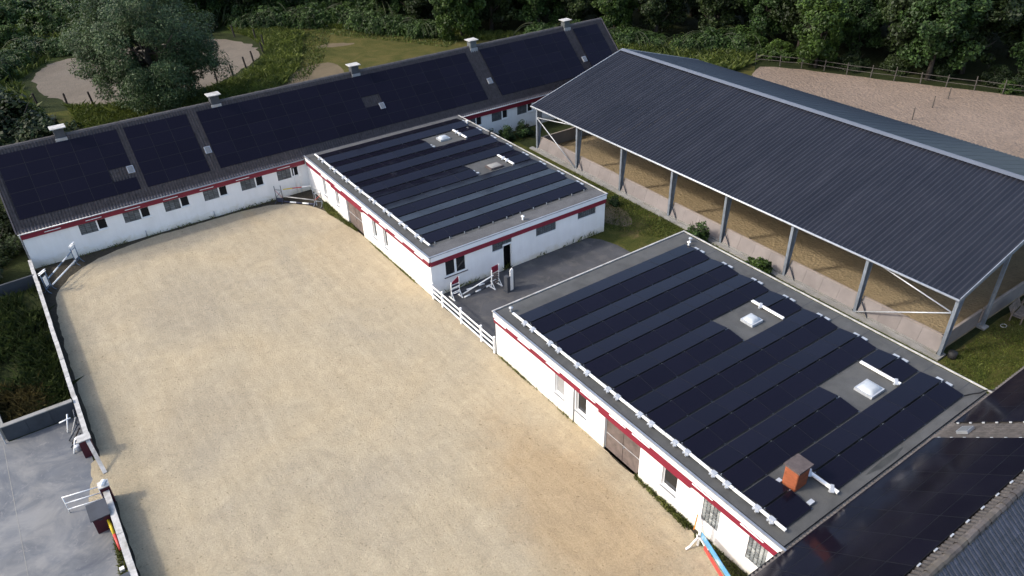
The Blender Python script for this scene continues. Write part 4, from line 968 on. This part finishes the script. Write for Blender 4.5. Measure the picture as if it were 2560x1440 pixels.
pole(ja+Vector((0.05, -0.05, 0.62)), jb+Vector((0, -0.04, 0.52)), 'cream middle pole in the inner corner', ('worn_white',), 1, 0.05)
pole(ja+Vector((0.30, 0.45, 1.02)), Vector((-0.35, 28.6, 0.9)), 'yellow and red pole lying behind the inner corner jump', ('yellow_pole', 'red_pole', 'white_paint'), 3, 0.045)
pole((-0.9, 26.3, 0.08), (-0.35, 27.9, 0.5), 'thin grey pole leaning behind the grey jump stand', ('steel',), 1, 0.03)
# white rail fence between the blocks
gf = thing('white_fence', 'white three-rail fence closing the gap between the two flat-roofed blocks', 'fence', (-0.08, 3.95, 0))
for i, y in enumerate((7.72, 6.45, 4.05, 1.62, 0.12)):
    q = MB().box(-0.14, -0.02, y-0.06, y+0.06, 0, 1.30); part(q, 'post', 'white_paint', gf)
for z in (0.38, 0.78, 1.18):
    for a, b in ((7.78, 6.45), (6.448, 4.05), (4.048, 1.62), (1.618, 0.06)):
        q = MB(); q.bar((-0.165, a, z+random.uniform(-.015, .015)), (-0.165, b, z+random.uniform(-.015, .015)), 0.035, 0.13); part(q, 'rail', 'white_paint', gf)
# jump gear in the asphalt yard
def slat_wing(label, loc, rz, h=1.62, w=0.66, infill='navy_paint', top='red_paint', tri=True, base=0.36):
    t = thing('jump_wing', label, 'jump stand', loc, rz)
    for x in (0, w):
        q = MB().bar((x, 0.06, 0.02), (x, -0.04, h if x else h*0.86), 0.06, 0.06); part(q, 'upright', 'white_paint', t, world=False)
        q = MB().bar((x, -base, 0.04), (x, base, 0.04), 0.07, 0.07); part(q, 'foot', 'white_paint', t, world=False)
        q = MB().bar((x, -base*0.85, 0.06), (x, 0, 0.52), 0.045, 0.05); part(q, 'strut', 'white_paint', t, world=False)
    n = 5
    for i in range(n):
        z = 0.22+i*(h*0.62-0.1)/n; q = MB().box(0.035, w-0.035, -0.02, 0.02, z, z+0.11); part(q, 'slat', infill if i % 2 == 0 or infill != 'navy_paint' else 'white_paint', t, world=False)
    if tri: q = MB().extr([(0.03, -0.02, h*0.72), (w-0.03, -0.02, h*0.72), (w-0.03, -0.02, h*1.02), (0.03, -0.02, h*0.80)], (0, 0.03, 0))
    else: q = MB().box(0.035, w-0.035, -0.02, 0.015, h*0.70, h*0.98)
    part(q, 'top_panel', top, t, world=False); return t
slat_wing('white jump stand with dark slats and a red pointed top behind the white fence', (0.95, 6.95, 0.0), math.radians(2))
w3 = slat_wing('white jump stand with brown infill and red top beside the dark doorway', (3.95, 6.42, 0.0), math.radians(8), 1.75, 0.66, 'door_brown', 'red_paint', False)
pole((1.75, 6.85, 0.14), (4.0, 6.25, 1.16), 'white pole leaning between the two red-topped jump stands', ('white_paint',), 1, 0.05)
pole((1.35, 7.32, 0.07), (4.75, 7.10, 0.07), 'white and dark pole lying along the foot of the block wall', ('white_paint', 'cistern_grey'), 7, 0.06)
pole((1.72, 6.55, 0.07), (4.1, 6.75, 0.07), 'white and dark pole lying in front of the block wall', ('white_paint', 'cistern_grey'), 5, 0.06)
rk = thing('pole_rack', 'dark upright rack holding white jump posts by the dark doorway', 'rack', (4.75, 5.45, 0), math.radians(6))
q = MB().box(-0.30, -0.03, -0.18, 0.18, 0.0, 1.25); part(q, 'rack_box', 'cistern_grey', rk, world=False)
q = MB().box(-0.34, 0.32, -0.22, 0.22, 0.0, 0.05); part(q, 'base', 'dark_steel', rk, world=False)
for i in range(4):
    q = MB().box(0.0+i*0.075, 0.055+i*0.075, -0.16, -0.11+0.02*(i % 2), 0.05, 1.72+0.06*(i % 3)); part(q, 'jump_post', 'white_paint', rk, world=False)
q = MB().box(0.305, 0.34, -0.2, 0.2, 0.05, 1.45); part(q, 'side_plate', 'dark_steel', rk, world=False)
# jump beside the glass-block windows
def x_stand(label, loc, rz):
    t = thing('jump_stand', label, 'jump stand', loc, rz)
    q = MB().box(-0.05, 0.05, -0.05, 0.05, 0.05, 1.45); part(q, 'upright', 'white_paint', t, world=False)
    for a in (20, 140, 260):
        c, s = math.cos(math.radians(a)), math.sin(math.radians(a)); q = MB(); q.bar((c*0.04, s*0.04, 0.62), (c*0.42, s*0.42, 0.16), 0.07, 0.06); q.bar((c*0.38, s*0.38, 0.16), (c*0.62, s*0.62, 0.035), 0.09, 0.07); part(q, 'leg', 'white_paint', t, world=False)
    q = MB().box(-0.09, -0.052, -0.03, 0.03, 0.70, 0.80); part(q, 'cup', 'dark_steel', t, world=False); return t
x_stand('white splay-legged jump stand below the first glass-block window', (-0.62, -17.45, 0.0), math.radians(25))
x_stand('white splay-legged jump stand at the house corner', (-1.75, -21.0, 0.0), math.radians(25))
plank((-0.66, -17.6, 0.95), (-1.70, -20.85, 0.95), 0.34, 'blue_paint', 'weathered blue upper plank hung between the splay-legged stands')
plank((-0.72, -17.9, 0.42), (-1.74, -20.80, 0.42), 0.26, 'red_pole', 'red lower plank hung below the blue plank')
plank((-0.46, -17.0, 0.62), (-0.20, -16.88, 1.30), 0.16, 'orange_paint', 'orange board leaning against the wall under the first glass-block window')
# red and yellow pole by the bin, jumble by the wall
pole((-22.62, 0.05, 0.62), (-22.55, -1.75, 0.05), 'yellow and red pole leaning on the boundary wall beyond the maroon bin', ('yellow_pole', 'red_pole'), 2, 0.075)
q = MB().box(-0.1, 0.1, -0.1, 0.1, 0, 0.2); solo(q, 'white_block', 'white_paint', 'small white block on the grass strip by the boundary wall', 'block', (-22.72, -2.95, 0))
q = MB().box(-1.1, 0, -0.5, 0.5, 0, 0.9); q.box(-1.16, 0.06, -0.56, 0.56, 0.902, 0.95); solo(q, 'storage_box', 'cistern_grey', 'dark storage box with pale lid against the boundary wall', 'box', (-22.5, -4.6, 0))
jb_ = [((-23.25, 8.55, 0.05), (-22.95, 8.95, 0.95), 'white_paint'), ((-23.45, 8.75, 0.72), (-22.85, 8.72, 0.80), 'white_paint'), ((-23.1, 8.2, 0.04), (-22.60, 8.45, 0.9), 'worn_white'), ((-23.3, 7.75, 0.06), (-22.58, 7.95, 0.8), 'dark_steel'),
       ((-23.2, 7.4, 0.05), (-22.58, 7.6, 0.75), 'wood_dark'), ((-23.3, 7.1, 0.06), (-22.62, 7.15, 0.7), 'dark_steel'), ((-23.25, 6.55, 0.04), (-23.0, 6.95, 0.55), 'white_paint'), ((-22.75, 8.9, 0.05), (-22.6, 9.3, 0.85), 'dark_steel')]
for k, (a, b, m) in enumerate(jb_):
    col = {'white_paint': 'white', 'worn_white': 'grey-white', 'dark_steel': 'dark metal', 'wood_dark': 'dark wooden'}[m]
    pole(a, b, f'{col} bar leaning in the jumble against the boundary wall', (m,), 1, 0.04, 'bars in the jumble by the boundary wall', 'leaning_bar', 6)
for x, y, m, lb in ((-22.86, 7.28, 'white_paint', 'white round pot in the jumble beside the maroon pillar'), (-22.98, 6.72, 'galvanised', 'grey round pot in the jumble beside the maroon pillar')):
    q = MB(); q.tube([(0, 0, 0), (0, 0, 0.05), (0, 0, 0.34), (0, 0, 0.38)], [0.13, 0.15, 0.18, 0.16], 12); solo(q, 'round_pot', m, lb, 'pot', (x, y, 0), smooth=True)
# wooden bench by the hall
bh = thing('wooden_bench', 'grey weathered wooden slatted garden bench beside the riding hall gable', 'bench', (29.35, -17.15, 0), math.radians(6))
for i in range(5):
    q = MB().box(-0.85, 0.85, -0.55+i*0.13, -0.44+i*0.13, 0.40, 0.43); part(q, 'seat_slat', 'wood_grey', bh, world=False)
for i in range(9):
    q = MB().extr([(-0.82+i*0.19, 0.14, 0.45), (-0.69+i*0.19, 0.14, 0.45), (-0.69+i*0.19, 0.42, 0.92), (-0.82+i*0.19, 0.42, 0.92)], (0, 0.03, 0.0)); part(q, 'back_slat', 'wood_grey', bh, world=False)
for x in (-0.85, 0.85):
    for y in (-0.52, 0.12):
        q = MB().box(x-0.04, x+0.04, y-0.04, y+0.04, 0, 0.62 if y < 0 else 0.9); part(q, 'leg', 'wood_grey', bh, world=False)
    q = MB().bar((x, -0.60, 0.64), (x, 0.22, 0.64), 0.09, 0.03); part(q, 'armrest', 'wood_grey', bh, world=False)
q = MB(); q.tube([(0.22*math.cos(a), 0.16*math.sin(a), 0.03) for a in np.linspace(0, 2*math.pi, 17)], 0.025, 6); solo(q, 'rubber_ring', 'worn_white', 'pale ring lying on the grass near the bench', 'ring', (27.6, -17.2, 0))
q = MB(); q.tube([(0, 0, 0), (0, 0, 0.1), (0, 0, 0.42)], [0.24, 0.26, 0.26], 12); solo(q, 'water_bucket', 'rubber', 'black bucket at the foot of the hall corner post', 'bucket', (21.9, -16.95, 0), smooth=True)
# rail fence behind the sand paddock, posts of the cross fence and of the oval track
def rail_fence(name, label, pts, h=1.35, sp=2.55, rails=(0.62, 1.15)):
    t = thing(name, label, 'fence', (pts[0][0], pts[0][1], 0)); P = []
    for a, b in zip(pts, pts[1:]):
        a, b = Vector(a+(0,)), Vector(b+(0,)); n = max(1, round((b-a).length/sp))
        P += [a+(b-a)*i/n+Vector((random.uniform(-.12, .12), random.uniform(-.12, .12), 0)) for i in range(n)]
    P.append(Vector(pts[-1]+(0,)))
    for p in P:
        hh = h*random.uniform(0.95, 1.25); q = MB().tube([p-Vector((0, 0, .05)), p+Vector((random.uniform(-.07, .07), random.uniform(-.07, .07), hh))], [0.07, 0.055], 6); part(q, 'post', 'wood_rail', t)
    for a, b in zip(P, P[1:]):
        for z in rails: q = MB().tube([a+Vector((0, 0, z+random.uniform(-.06, .06))), b+Vector((0, 0, z+random.uniform(-.06, .06)))], 0.034, 6); part(q, 'rail', 'wood_rail', t)
    return t
rail_fence('rail_fence', 'weathered two-rail wooden fence between the sand paddock and the wood', [(59.2, 29.0), (62.2, 24.4), (66.3, 14.6), (72.3, 2.2), (74.6, -8)])
for k, (x, y) in enumerate(((56.4, 6.4), (61.2, 7.0), (65.1, 7.45))):
    q = MB().tube([(0, 0, -0.05), (random.uniform(-.08, .08), 0.03, 1.35)], [0.07, 0.05], 6); solo(q, 'fence_post', 'wood_rail', 'lone thin wooden post dividing the sand paddock', 'post', (x, y, 0), group='posts dividing the sand paddock')
for x, y in ((-16.8, 70.6), (-13.99, 68.2), (-11.48, 67.0), (2.62, 65.7), (4.99, 66.8), (7.42, 69.1), (9.12, 71.1), (11.6, 74.4), (13.0, 78.0), (13.2, 82.0), (11.5, 86.6), (9.0, 89.5)):
    q = MB().tube([(0, 0, -0.05), (random.uniform(-.2, -.05), 0.05, 1.75)], [0.13, 0.11], 7); solo(q, 'fence_post', 'wood_dark', 'leaning dark wooden post at the edge of the oval track', 'post', (x, y, 0), group='posts round the oval track')

# ------------------------------------------------------------------ vegetation
def unit(n): v = RNG.normal(size=(n, 3)); return v/np.linalg.norm(v, axis=1, keepdims=True)
def leaf_cloud(cent, crad, n, leaf, aspect=0.55, droop=0.0, outward=0.6, origin=(0, 0, 0)):
    k = RNG.integers(0, len(cent), n); d = unit(n); d[:, 2] *= 0.8
    r = crad[k]*(0.35+0.65*RNG.random(n)**0.5); p = cent[k]+d*r[:, None]
    o = p-np.array(origin); o /= np.linalg.norm(o, axis=1, keepdims=True)+1e-6
    nn = o*outward+np.array([0, 0, 0.45])+unit(n)*0.75; nn /= np.linalg.norm(nn, axis=1, keepdims=True)
    t = unit(n)*(1-droop)+np.array([0, 0, -1.0])*droop; t -= nn*np.sum(t*nn, 1, keepdims=True); t /= np.linalg.norm(t, axis=1, keepdims=True)+1e-6
    b = np.cross(nn, t); L = leaf*(0.6+0.8*RNG.random(n))[:, None]; W = L*aspect
    return np.stack([p-t*L/2, p+b*W/2, p+t*L/2, p-b*W/2], 1)
def crown_clumps(rx, rz, zc, n, lo=-0.85, rad=0.30, shell=0.45):
    d = unit(n); d[:, 2] = np.clip(d[:, 2], lo, 1); f = shell+(1-shell)*RNG.random(n)**0.6
    az = np.arctan2(d[:, 1], d[:, 0]); lobe = 1+0.16*np.sin(3*az+rx)+0.10*np.sin(5*az+4*d[:, 2])+0.07*np.sin(7*d[:, 2]+2*az)
    c = d*(f*lobe)[:, None]*np.array([rx, rx, rz])*0.84; c[:, 2] += zc
    return c, rx*rad*(0.6+0.7*RNG.random(n))
def tree_proto(name, label, h, rx, rz, zc, trunk_r, clumps, leaves, leaf, m, droop=0.0, aspect=0.55, lo=-0.85, rad=0.30, multi=1):
    t = thing(name, label, 'tree'); q = MB()
    for s in range(multi):
        a0 = 6.28*s/multi; lean = Vector((math.cos(a0), math.sin(a0), 0))*(0.25 if multi > 1 else 0.05)*rx
        top = Vector((0, 0, zc+rz*0.35))+lean; base = Vector((0, 0, -0.2))+lean*0.12
        q.tube([base, base+(top-base)*0.25+Vector((.05, .08, 0)), base+(top-base)*0.6+Vector((-.1, .05, 0)), top], [trunk_r*1.25, trunk_r, trunk_r*0.65, trunk_r*0.2], 8)
        for i in range(7):
            a = 6.28*i/7+random.random(); f = 0.25+0.5*random.random(); s0 = base+(top-base)*f; e = s0+Vector((math.cos(a)*rx*0.62, math.sin(a)*rx*0.62, rz*(0.25+0.3*random.random())))
            mid = (s0+e)/2+Vector((0, 0, -0.1*rz)); q.tube([s0, mid, e], [trunk_r*0.42, trunk_r*0.28, trunk_r*0.08], 6)
    part(q, 'trunk', 'bark', t, world=False, smooth=True)
    c, r = crown_clumps(rx, rz, zc, clumps, lo, rad); V = leaf_cloud(c, r, leaves, leaf, aspect, droop, origin=(0, 0, zc-rz*0.3))
    link('crown', quads_mesh('crown', V), m, t); return t
used = set()
def plant_tree(proto, x, y, sc_=1.0, rz=None, label=None, group=None, zs=1.0):
    rz = random.uniform(0, 6.28) if rz is None else rz
    if proto.name not in used:
        used.add(proto.name); o = proto; o.location = (x, y, 0); o.rotation_euler = (0, 0, rz); o.scale = (sc_, sc_, sc_*zs)
        if label: o['label'] = label
        if group: o['group'] = group
        return o
    return dup(proto, None, (x, y, 0), rz, label, group, (sc_, sc_, sc_*zs))
willow = tree_proto('willow_tree', 'big grey-green willow standing in front of the oval sand track', 15, 8.4, 7.4, 7.2, 0.42, 240, 110000, 0.27, 'willow_leaf', droop=0.35, aspect=0.38, lo=-0.95, rad=0.17, multi=3)
plant_tree(willow, -5.2, 60.4, 1.0, 0.4)
darkA = tree_proto('broadleaf_tree', 'x', 16, 5.2, 7.0, 8.2, 0.35, 90, 20000, 0.46, 'dark_leaf', rad=0.27)
darkB = tree_proto('broadleaf_tree', 'x', 14, 4.6, 6.4, 6.9, 0.28, 80, 18000, 0.40, 'oak_leaf', rad=0.26, droop=0.15)
darkC = tree_proto('broadleaf_tree', 'x', 12, 4.2, 6.0, 5.8, 0.22, 70, 15000, 0.42, 'bright_leaf', rad=0.28, droop=0.2)
FL = [(3, 99), (14, 94), (25, 90), (32.5, 79), (37.5, 69), (44, 60.5), (51, 54), (57.5, 46), (63, 37.5), (67.5, 28.5), (71.5, 19), (76.5, 8), (82, -4)]
def along(pts, step, off, jit):
    out = []; carry = 0.0
    for a, b in zip(pts, pts[1:]):
        a, b = np.array(a, float), np.array(b, float); L = np.linalg.norm(b-a); d = (b-a)/L; nrm = np.array([-d[1], d[0]]); nrm = nrm if nrm[0]+nrm[1] > 0 else -nrm; s = carry
        while s < L: out.append(a+d*s+nrm*off+RNG.normal(0, jit, 2)); s += step
        carry = s-L
    return out
GW = 'trees of the dark wood behind the meadow and paddock'
for off, step, sc0 in ((0.5, 6.2, 0.82), (7.5, 6.5, 0.95), (15, 7.5, 1.1), (24, 9.0, 1.2)):
    for p in along(FL, step, off, 0.9):
        k = RNG.random()
        if k < 0.60: pr, lb = darkA, 'dark tall broadleaf tree in the dense wood behind meadow and paddock'
        elif k < 0.88: pr, lb = darkB, 'mid green broadleaf tree in the dense wood behind meadow and paddock'
        else: pr, lb = darkC, 'lighter green leafy tree in the dense wood behind meadow and paddock'
        plant_tree(pr, p[0], p[1], sc0*random.uniform(0.85, 1.15), None, lb, GW, random.uniform(0.9, 1.15))
plant_tree(darkC, 37.0, 63.5, 0.95, None, 'leafy green tree at the meadow corner behind the fourth ridge chimney')
plant_tree(darkC, 63.8, 23.6, 0.85, None, 'bright green leaning tree at the paddock fence end')
plant_tree(darkB, 69.5, 12.5, 0.95, None, 'green oak overhanging the middle of the paddock fence')
# shrubs
def shrub_proto(name, label, r, h, clumps, leaves, leaf, m, droop=0.1, aspect=0.55, arch=0):
    t = thing(name, label, 'bush'); d = unit(clumps); d[:, 2] = np.abs(d[:, 2]); f = 0.25+0.75*RNG.random(clumps)**0.6
    c = d*f[:, None]*np.array([r, r, h])*0.82; c[:, 2] += 0.08*h; rad = min(r, h)*0.30*(0.6+0.7*RNG.random(clumps))
    V = leaf_cloud(c, rad, leaves, leaf, aspect, droop)
    link('foliage', quads_mesh('foliage', V), m, t); q = MB()
    for i in range(6):
        a = 6.28*i/6+random.random(); q.tube([(0.1*math.cos(a), 0.1*math.sin(a), -0.05), (r*0.35*math.cos(a), r*0.35*math.sin(a), h*0.5), (r*0.6*math.cos(a), r*0.6*math.sin(a), h*0.8)], [0.05*h/2, 0.03*h/2, 0.01], 5)
    for i in range(arch):
        a = random.uniform(0, 6.28); p0 = Vector((r*0.4*math.cos(a), r*0.4*math.sin(a), h*0.8)); e = Vector((r*1.25*math.cos(a), r*1.25*math.sin(a), h*0.35)); q.tube(curve_pts(p0, (p0+e)/2+Vector((0, 0, h*0.5)), e, 5), 0.03, 4)
    part(q, 'stems', 'weed_leaf' if arch else 'bark', t, world=False); return t
bram = shrub_proto('bramble_bush', 'x', 3.6, 2.9, 60, 11000, 0.34, 'bramble_leaf', 0.25, 0.5, 14)
bush = shrub_proto('leafy_bush', 'x', 3.0, 3.6, 60, 11000, 0.32, 'dark_leaf')
bushG = shrub_proto('leafy_bush', 'x', 2.6, 3.0, 50, 9000, 0.30, 'bright_leaf')
for p in along([(14, 91), (22, 88.5), (28.5, 80), (33, 71), (37.5, 65)], 3.4, -0.6, 0.7):
    plant_tree(bram, p[0], p[1], random.uniform(0.75, 1.15), None, 'arching bramble bush along the upper edge of the meadow', 'brambles along the meadow')
for p in along([(14, 92), (26, 87), (33, 75)], 5.0, 3.2, 1.0):
    plant_tree(bram, p[0], p[1], random.uniform(1.1, 1.4), None, 'tall bramble thicket at the foot of the wood above the meadow', 'bramble thickets at the foot of the wood')
for p in along([(46, 55), (52, 48), (58, 41), (62, 33)], 3.8, -1.0, 0.8):
    plant_tree(bram, p[0], p[1], random.uniform(0.7, 1.1), None, 'dark bramble bush between the hall roof and the wood', 'brambles beyond the hall')
for p in along([(61.5, 31), (64.5, 25)], 3.0, 1.0, 0.5):
    plant_tree(bushG, p[0], p[1], random.uniform(0.7, 1.0), None, 'bright green bush at the corner of the sand paddock', 'bushes at the paddock corner')
for p in along([(66, 20), (70, 11), (75, 1), (79, -8)], 4.6, 1.8, 0.6):
    plant_tree(bush, p[0], p[1], random.uniform(0.55, 0.85), None, 'dark low bush in the shade behind the paddock fence', 'bushes behind the paddock fence')
plant_tree(bushG, 72.2, 4.6, 0.45, None, 'small yellow-green bush behind the paddock fence')
# left side: bushes behind the long stable and beyond the track
for x, y, s, lb in ((-21.0, 56.5, 1.75, 'large dark bush behind the stable beside the first ridge chimney'), (-23.8, 62.0, 1.9, 'tall dark bush behind the stable at the track corner'), (-17.8, 54.0, 1.25, 'dark bush between the first ridge chimney and the track'), (-27.5, 54.0, 1.5, 'dark bush behind the stable gable'),
                    (-24.6, 33.5, 0.75, 'dark bush beside the stable gable wall'), (-26.6, 30.0, 0.8, 'dark bush by the weedy plot wall'), (-25.0, 38.5, 0.9, 'dark bush beside the rear of the stable gable'), (-28.5, 35.5, 1.0, 'wide dark bush outside the stable gable')):
    plant_tree(bush, x, y, s, None, lb)
plant_tree(bushG, -21.9, 63.5, 1.0, None, 'bright green bush at the near corner of the oval track')
plant_tree(bushG, -18.6, 65.5, 0.8, None, 'green bush next to the oval track posts')
for p in along([(-40, 70), (-30, 78), (-22, 86), (-17, 93), (-8, 97), (2, 96)], 4.0, 0.0, 1.0):
    plant_tree(bram, p[0], p[1], random.uniform(0.7, 1.1), None, 'overgrown bush along the far bank of the oval track', 'bushes along the far bank of the track')
for p in along([(-46, 84), (-36, 92), (-26, 102), (-14, 108), (0, 107)], 4.2, 0.0, 1.5):
    plant_tree(bushG, p[0], p[1], random.uniform(0.9, 1.5), None, 'green bush in the overgrown land beyond the oval track', 'bushes in the overgrown land')
for p in along([(-60, 96), (-44, 104), (-30, 115), (-16, 119), (4, 116)], 4.6, 0.0, 1.5):
    plant_tree(bram, p[0], p[1], random.uniform(1.0, 1.5), None, 'sprawling thicket in the overgrown land beyond the oval track', 'thickets in the overgrown land')
for p in along([(-70, 108), (-48, 118), (-30, 130), (-10, 137), (12, 128)], 6.5, 0.0, 2.0):
    plant_tree(darkB, p[0], p[1], random.uniform(0.6, 0.9), None, 'tree in the overgrown land beyond the oval track', 'trees in the overgrown land')
for x, y, s in ((9.5, 93.5, 0.8), (5.0, 94.5, 0.85), (-0.5, 95.0, 0.8)):
    plant_tree(bush, x, y, s, None, 'dark bush at the far end of the oval track', 'bushes at the far end of the track')
# small bushes between the buildings
small = shrub_proto('small_shrub', 'x', 0.95, 1.9, 40, 3200, 0.17, 'oak_leaf', 0.1)
smallG = shrub_proto('small_shrub', 'x', 0.85, 1.4, 40, 2600, 0.18, 'bright_leaf', 0.1)
plant_tree(small, 20.2, 2.3, 1.05, None, 'green shrub growing against the fourth kick wall of the hall')
plant_tree(smallG, 20.45, -3.7, 1.0, None, 'yellow-green shrub growing against the hall kick boards behind the near block')
plant_tree(smallG, 20.5, -2.7, 0.6, None, 'small sprig beside the yellow-green shrub')
for x, y, s, lb in ((16.6, 10.4, 0.6, 'dark weed clump at the corner of the joined block'), (19.3, 10.8, 0.55, 'weed clump below the second hall post'), (17.6, 11.6, 0.7, 'weed clump between the joined block and the hall'), (18.9, 12.2, 0.5, 'little weed clump near the hall kerb'),
                    (20.4, 28.3, 1.0, 'dark weed clump against the stable wall near the hall corner'), (18.8, 28.6, 0.85, 'weed clump under the stable window beyond the joined block'), (22.4, 28.0, 1.0, 'weed clump behind the hall corner post')):
    plant_tree(small, x, y, s, None, lb)
# grasses and weeds nobody could count
def in_poly(P, poly):
    x, y = P[:, 0], P[:, 1]; ins = np.zeros(len(P), bool); n = len(poly)
    for i in range(n):
        (x0, y0), (x1, y1) = poly[i], poly[(i+1) % n]
        c = ((y0 > y) != (y1 > y)) & (x < (x1-x0)*(y-y0)/(y1-y0+1e-9)+x0); ins ^= c
    return ins
def blades(name, m, label, poly, n, h, w, clump=0.0, lean=0.45, cat='grass', hvar=0.5):
    poly = [tuple(p) for p in poly]; a = np.array(poly); lo, hi = a.min(0), a.max(0); pts = np.zeros((0, 2))
    while len(pts) < n:
        q = lo+(hi-lo)*RNG.random((n*2, 2)); q = q[in_poly(q, poly)]
        if clump:
            f = np.sin(q[:, 0]*1.1+2*np.sin(q[:, 1]*0.45))*np.sin(q[:, 1]*0.9+1.7*np.sin(q[:, 0]*0.6))
            q = q[RNG.random(len(q)) < np.clip(0.5+clump*f, 0.04, 1)]
        pts = np.concatenate([pts, q])
    pts = pts[:n]; hh = h*(1-hvar+2*hvar*RNG.random(n)**1.5); th = RNG.random(n)*6.283; d = np.stack([np.cos(th), np.sin(th), np.zeros(n)], 1)
    ln = np.stack([RNG.normal(0, lean, n)*hh, RNG.normal(0, lean, n)*hh, np.zeros(n)], 1)
    base = np.concatenate([pts, np.zeros((n, 1))], 1); mid = base+ln*0.35+np.array([0, 0, 1])*hh[:, None]*0.6; tip = base+ln+np.array([0, 0, 1])*hh[:, None]*(0.92)
    W = (w*(0.6+0.8*RNG.random(n)))[:, None]
    V = np.stack([base-d*W/2, mid-d*W/2*0.9, tip, mid+d*W/2*0.9], 1)
    V[:, 3] = base+d*W/2; V = np.stack([V[:, 0], V[:, 3], tip+d*W*0.12, mid-d*W*0.45], 1)
    o = link(name, quads_mesh(name, V), m); tag(o, label, cat); o['kind'] = 'stuff'; return o
blades('tall_grass', 'tall_grass', 'tall green grass between the oval track and the meadow', [(-14, 55), (3, 54), (9, 60), (13.5, 66), (17, 74), (20.5, 82), (17, 88), (12, 92), (13.2, 84), (12.8, 77), (10, 70.5), (6, 66.5), (0.5, 63.5), (-9, 64.8), (-14, 68)], 42000, 0.62, 0.075, 0.35)
blades('meadow_grass', 'tall_grass', 'low tufts scattered over the meadow margin', [(9, 60), (13.5, 66), (17, 74), (20.5, 82), (25, 82.5), (30, 72.5), (36, 62.5), (33, 61), (28, 70), (23, 78), (20.5, 73), (17, 66.5), (12, 60)], 5000, 0.22, 0.10, 0.3)
blades('tall_grass', 'tall_grass', 'tall grass along the far edge of the meadow under the brambles', [(17, 87.5), (23, 84.5), (30, 73.5), (36, 63.5), (44, 56.5), (47, 57), (38, 67), (31, 79), (24, 88), (18, 91)], 14000, 0.6, 0.12)
blades('tall_grass', 'tall_grass', 'rough grass beyond the oval track', [(-60, 66), (-17.2, 70), (-17.5, 84), (-12, 93), (10, 92.5), (14, 96), (4, 118), (-60, 120)], 26000, 0.95, 0.20, 0.3)
blades('tall_grass', 'tall_grass', 'bright tall grass between the hall roof and the brambles', [(46, 33), (52, 28), (57.5, 29.0), (61, 30.5), (60, 36), (52, 46), (46, 48)], 14000, 1.0, 0.13, 0.2)
blades('plot_weeds', 'weed_leaf', 'dark weeds filling the plot behind the boundary wall', [(-27.3, 14.5), (-22.65, 13.0), (-22.65, 26.2), (-27.4, 26.2)], 6500, 0.62, 0.030, 1.2, cat='weeds')
blades('plot_weeds', 'weed_leaf', 'green weeds by the boundary wall near the dark concrete wall', [(-24.3, 10.4), (-22.65, 10.3), (-22.65, 16), (-23.6, 16)], 2000, 0.55, 0.05, 0.3, cat='weeds')
blades('dry_weeds', 'dry_grass', 'dry brown weeds in the plot above the dark concrete wall', [(-26.0, 10.4), (-23.8, 10.3), (-23.8, 13.4), (-26.2, 15)], 2600, 0.55, 0.035, 0.45, cat='weeds')
blades('lawn_grass', 'tall_grass', 'short grass between the blocks and the hall', [(15.8, 8.2), (20.9, 0.5), (20.9, 18), (15.8, 24), (15.8, 8.2)], 9000, 0.16, 0.035, 0.4)
blades('lawn_grass', 'tall_grass', 'short grass on the lawn south of the hall', [(16.4, -21), (32, -21), (32, -16.9), (21, -16.9), (16.4, -19)], 12000, 0.11, 0.03, 0.4)
blades('lawn_grass', 'tall_grass', 'weedy grass strip between the near block and the hall kerb', [(16.3, -20), (20.85, -16.5), (20.85, 2), (16.3, -0.5)], 6000, 0.14, 0.035, 0.45)
blades('wall_weeds', 'fresh_weed', 'weeds along the foot of the near block wall', [(-0.42, -16.6), (-0.03, -16.6), (-0.03, -12.6), (-0.18, -12.6)], 900, 0.24, 0.028, 0.5, cat='weeds')
blades('wall_weeds', 'fresh_weed', 'grass patch behind the blue plank by the near block', [(-0.9, -20.9), (-0.03, -20.9), (-0.03, -17.0), (-0.4, -17.0)], 2600, 0.16, 0.028, 0.4, cat='weeds')
blades('wall_weeds', 'fresh_weed', 'green weeds at the foot of the joined block near the inner corner', [(-0.75, 24.5), (-0.35, 26.2), (-0.03, 26.4), (-0.03, 20.0), (-0.14, 20.0)], 2600, 0.20, 0.03, 0.4, cat='weeds')
blades('wall_weeds', 'fresh_weed', 'thin weeds along the joined block wall', [(-0.16, 8.2), (-0.03, 8.2), (-0.03, 18.8), (-0.10, 18.8)], 700, 0.14, 0.022, 0.9, cat='weeds')
blades('wall_weeds', 'fresh_weed', 'thin weeds along the near block wall by the fence', [(-0.16, -9.6), (-0.03, -9.6), (-0.03, -0.3), (-0.12, -0.3)], 450, 0.15, 0.022, 0.9, cat='weeds')
blades('wall_weeds', 'fresh_weed', 'weeds along the foot of the long stable wall', [(-21.8, 29.45), (-3.2, 29.45), (-3.2, 29.76), (-21.8, 29.76)], 420, 0.24, 0.014, 1.2, cat='weeds')
blades('wall_weeds', 'fresh_weed', 'weeds along the south wall of the joined block', [(1.0, 7.70), (15.4, 7.70), (15.4, 7.86), (1.0, 7.86)], 150, 0.40, 0.014, 1.2, cat='weeds')
blades('wall_weeds', 'fresh_weed', 'grass strip between the boundary wall and the concrete yard', [(-22.95, -3.4), (-22.42, -3.6), (-22.42, -0.2), (-22.62, -0.2)], 1300, 0.14, 0.03, 0.2, cat='weeds')
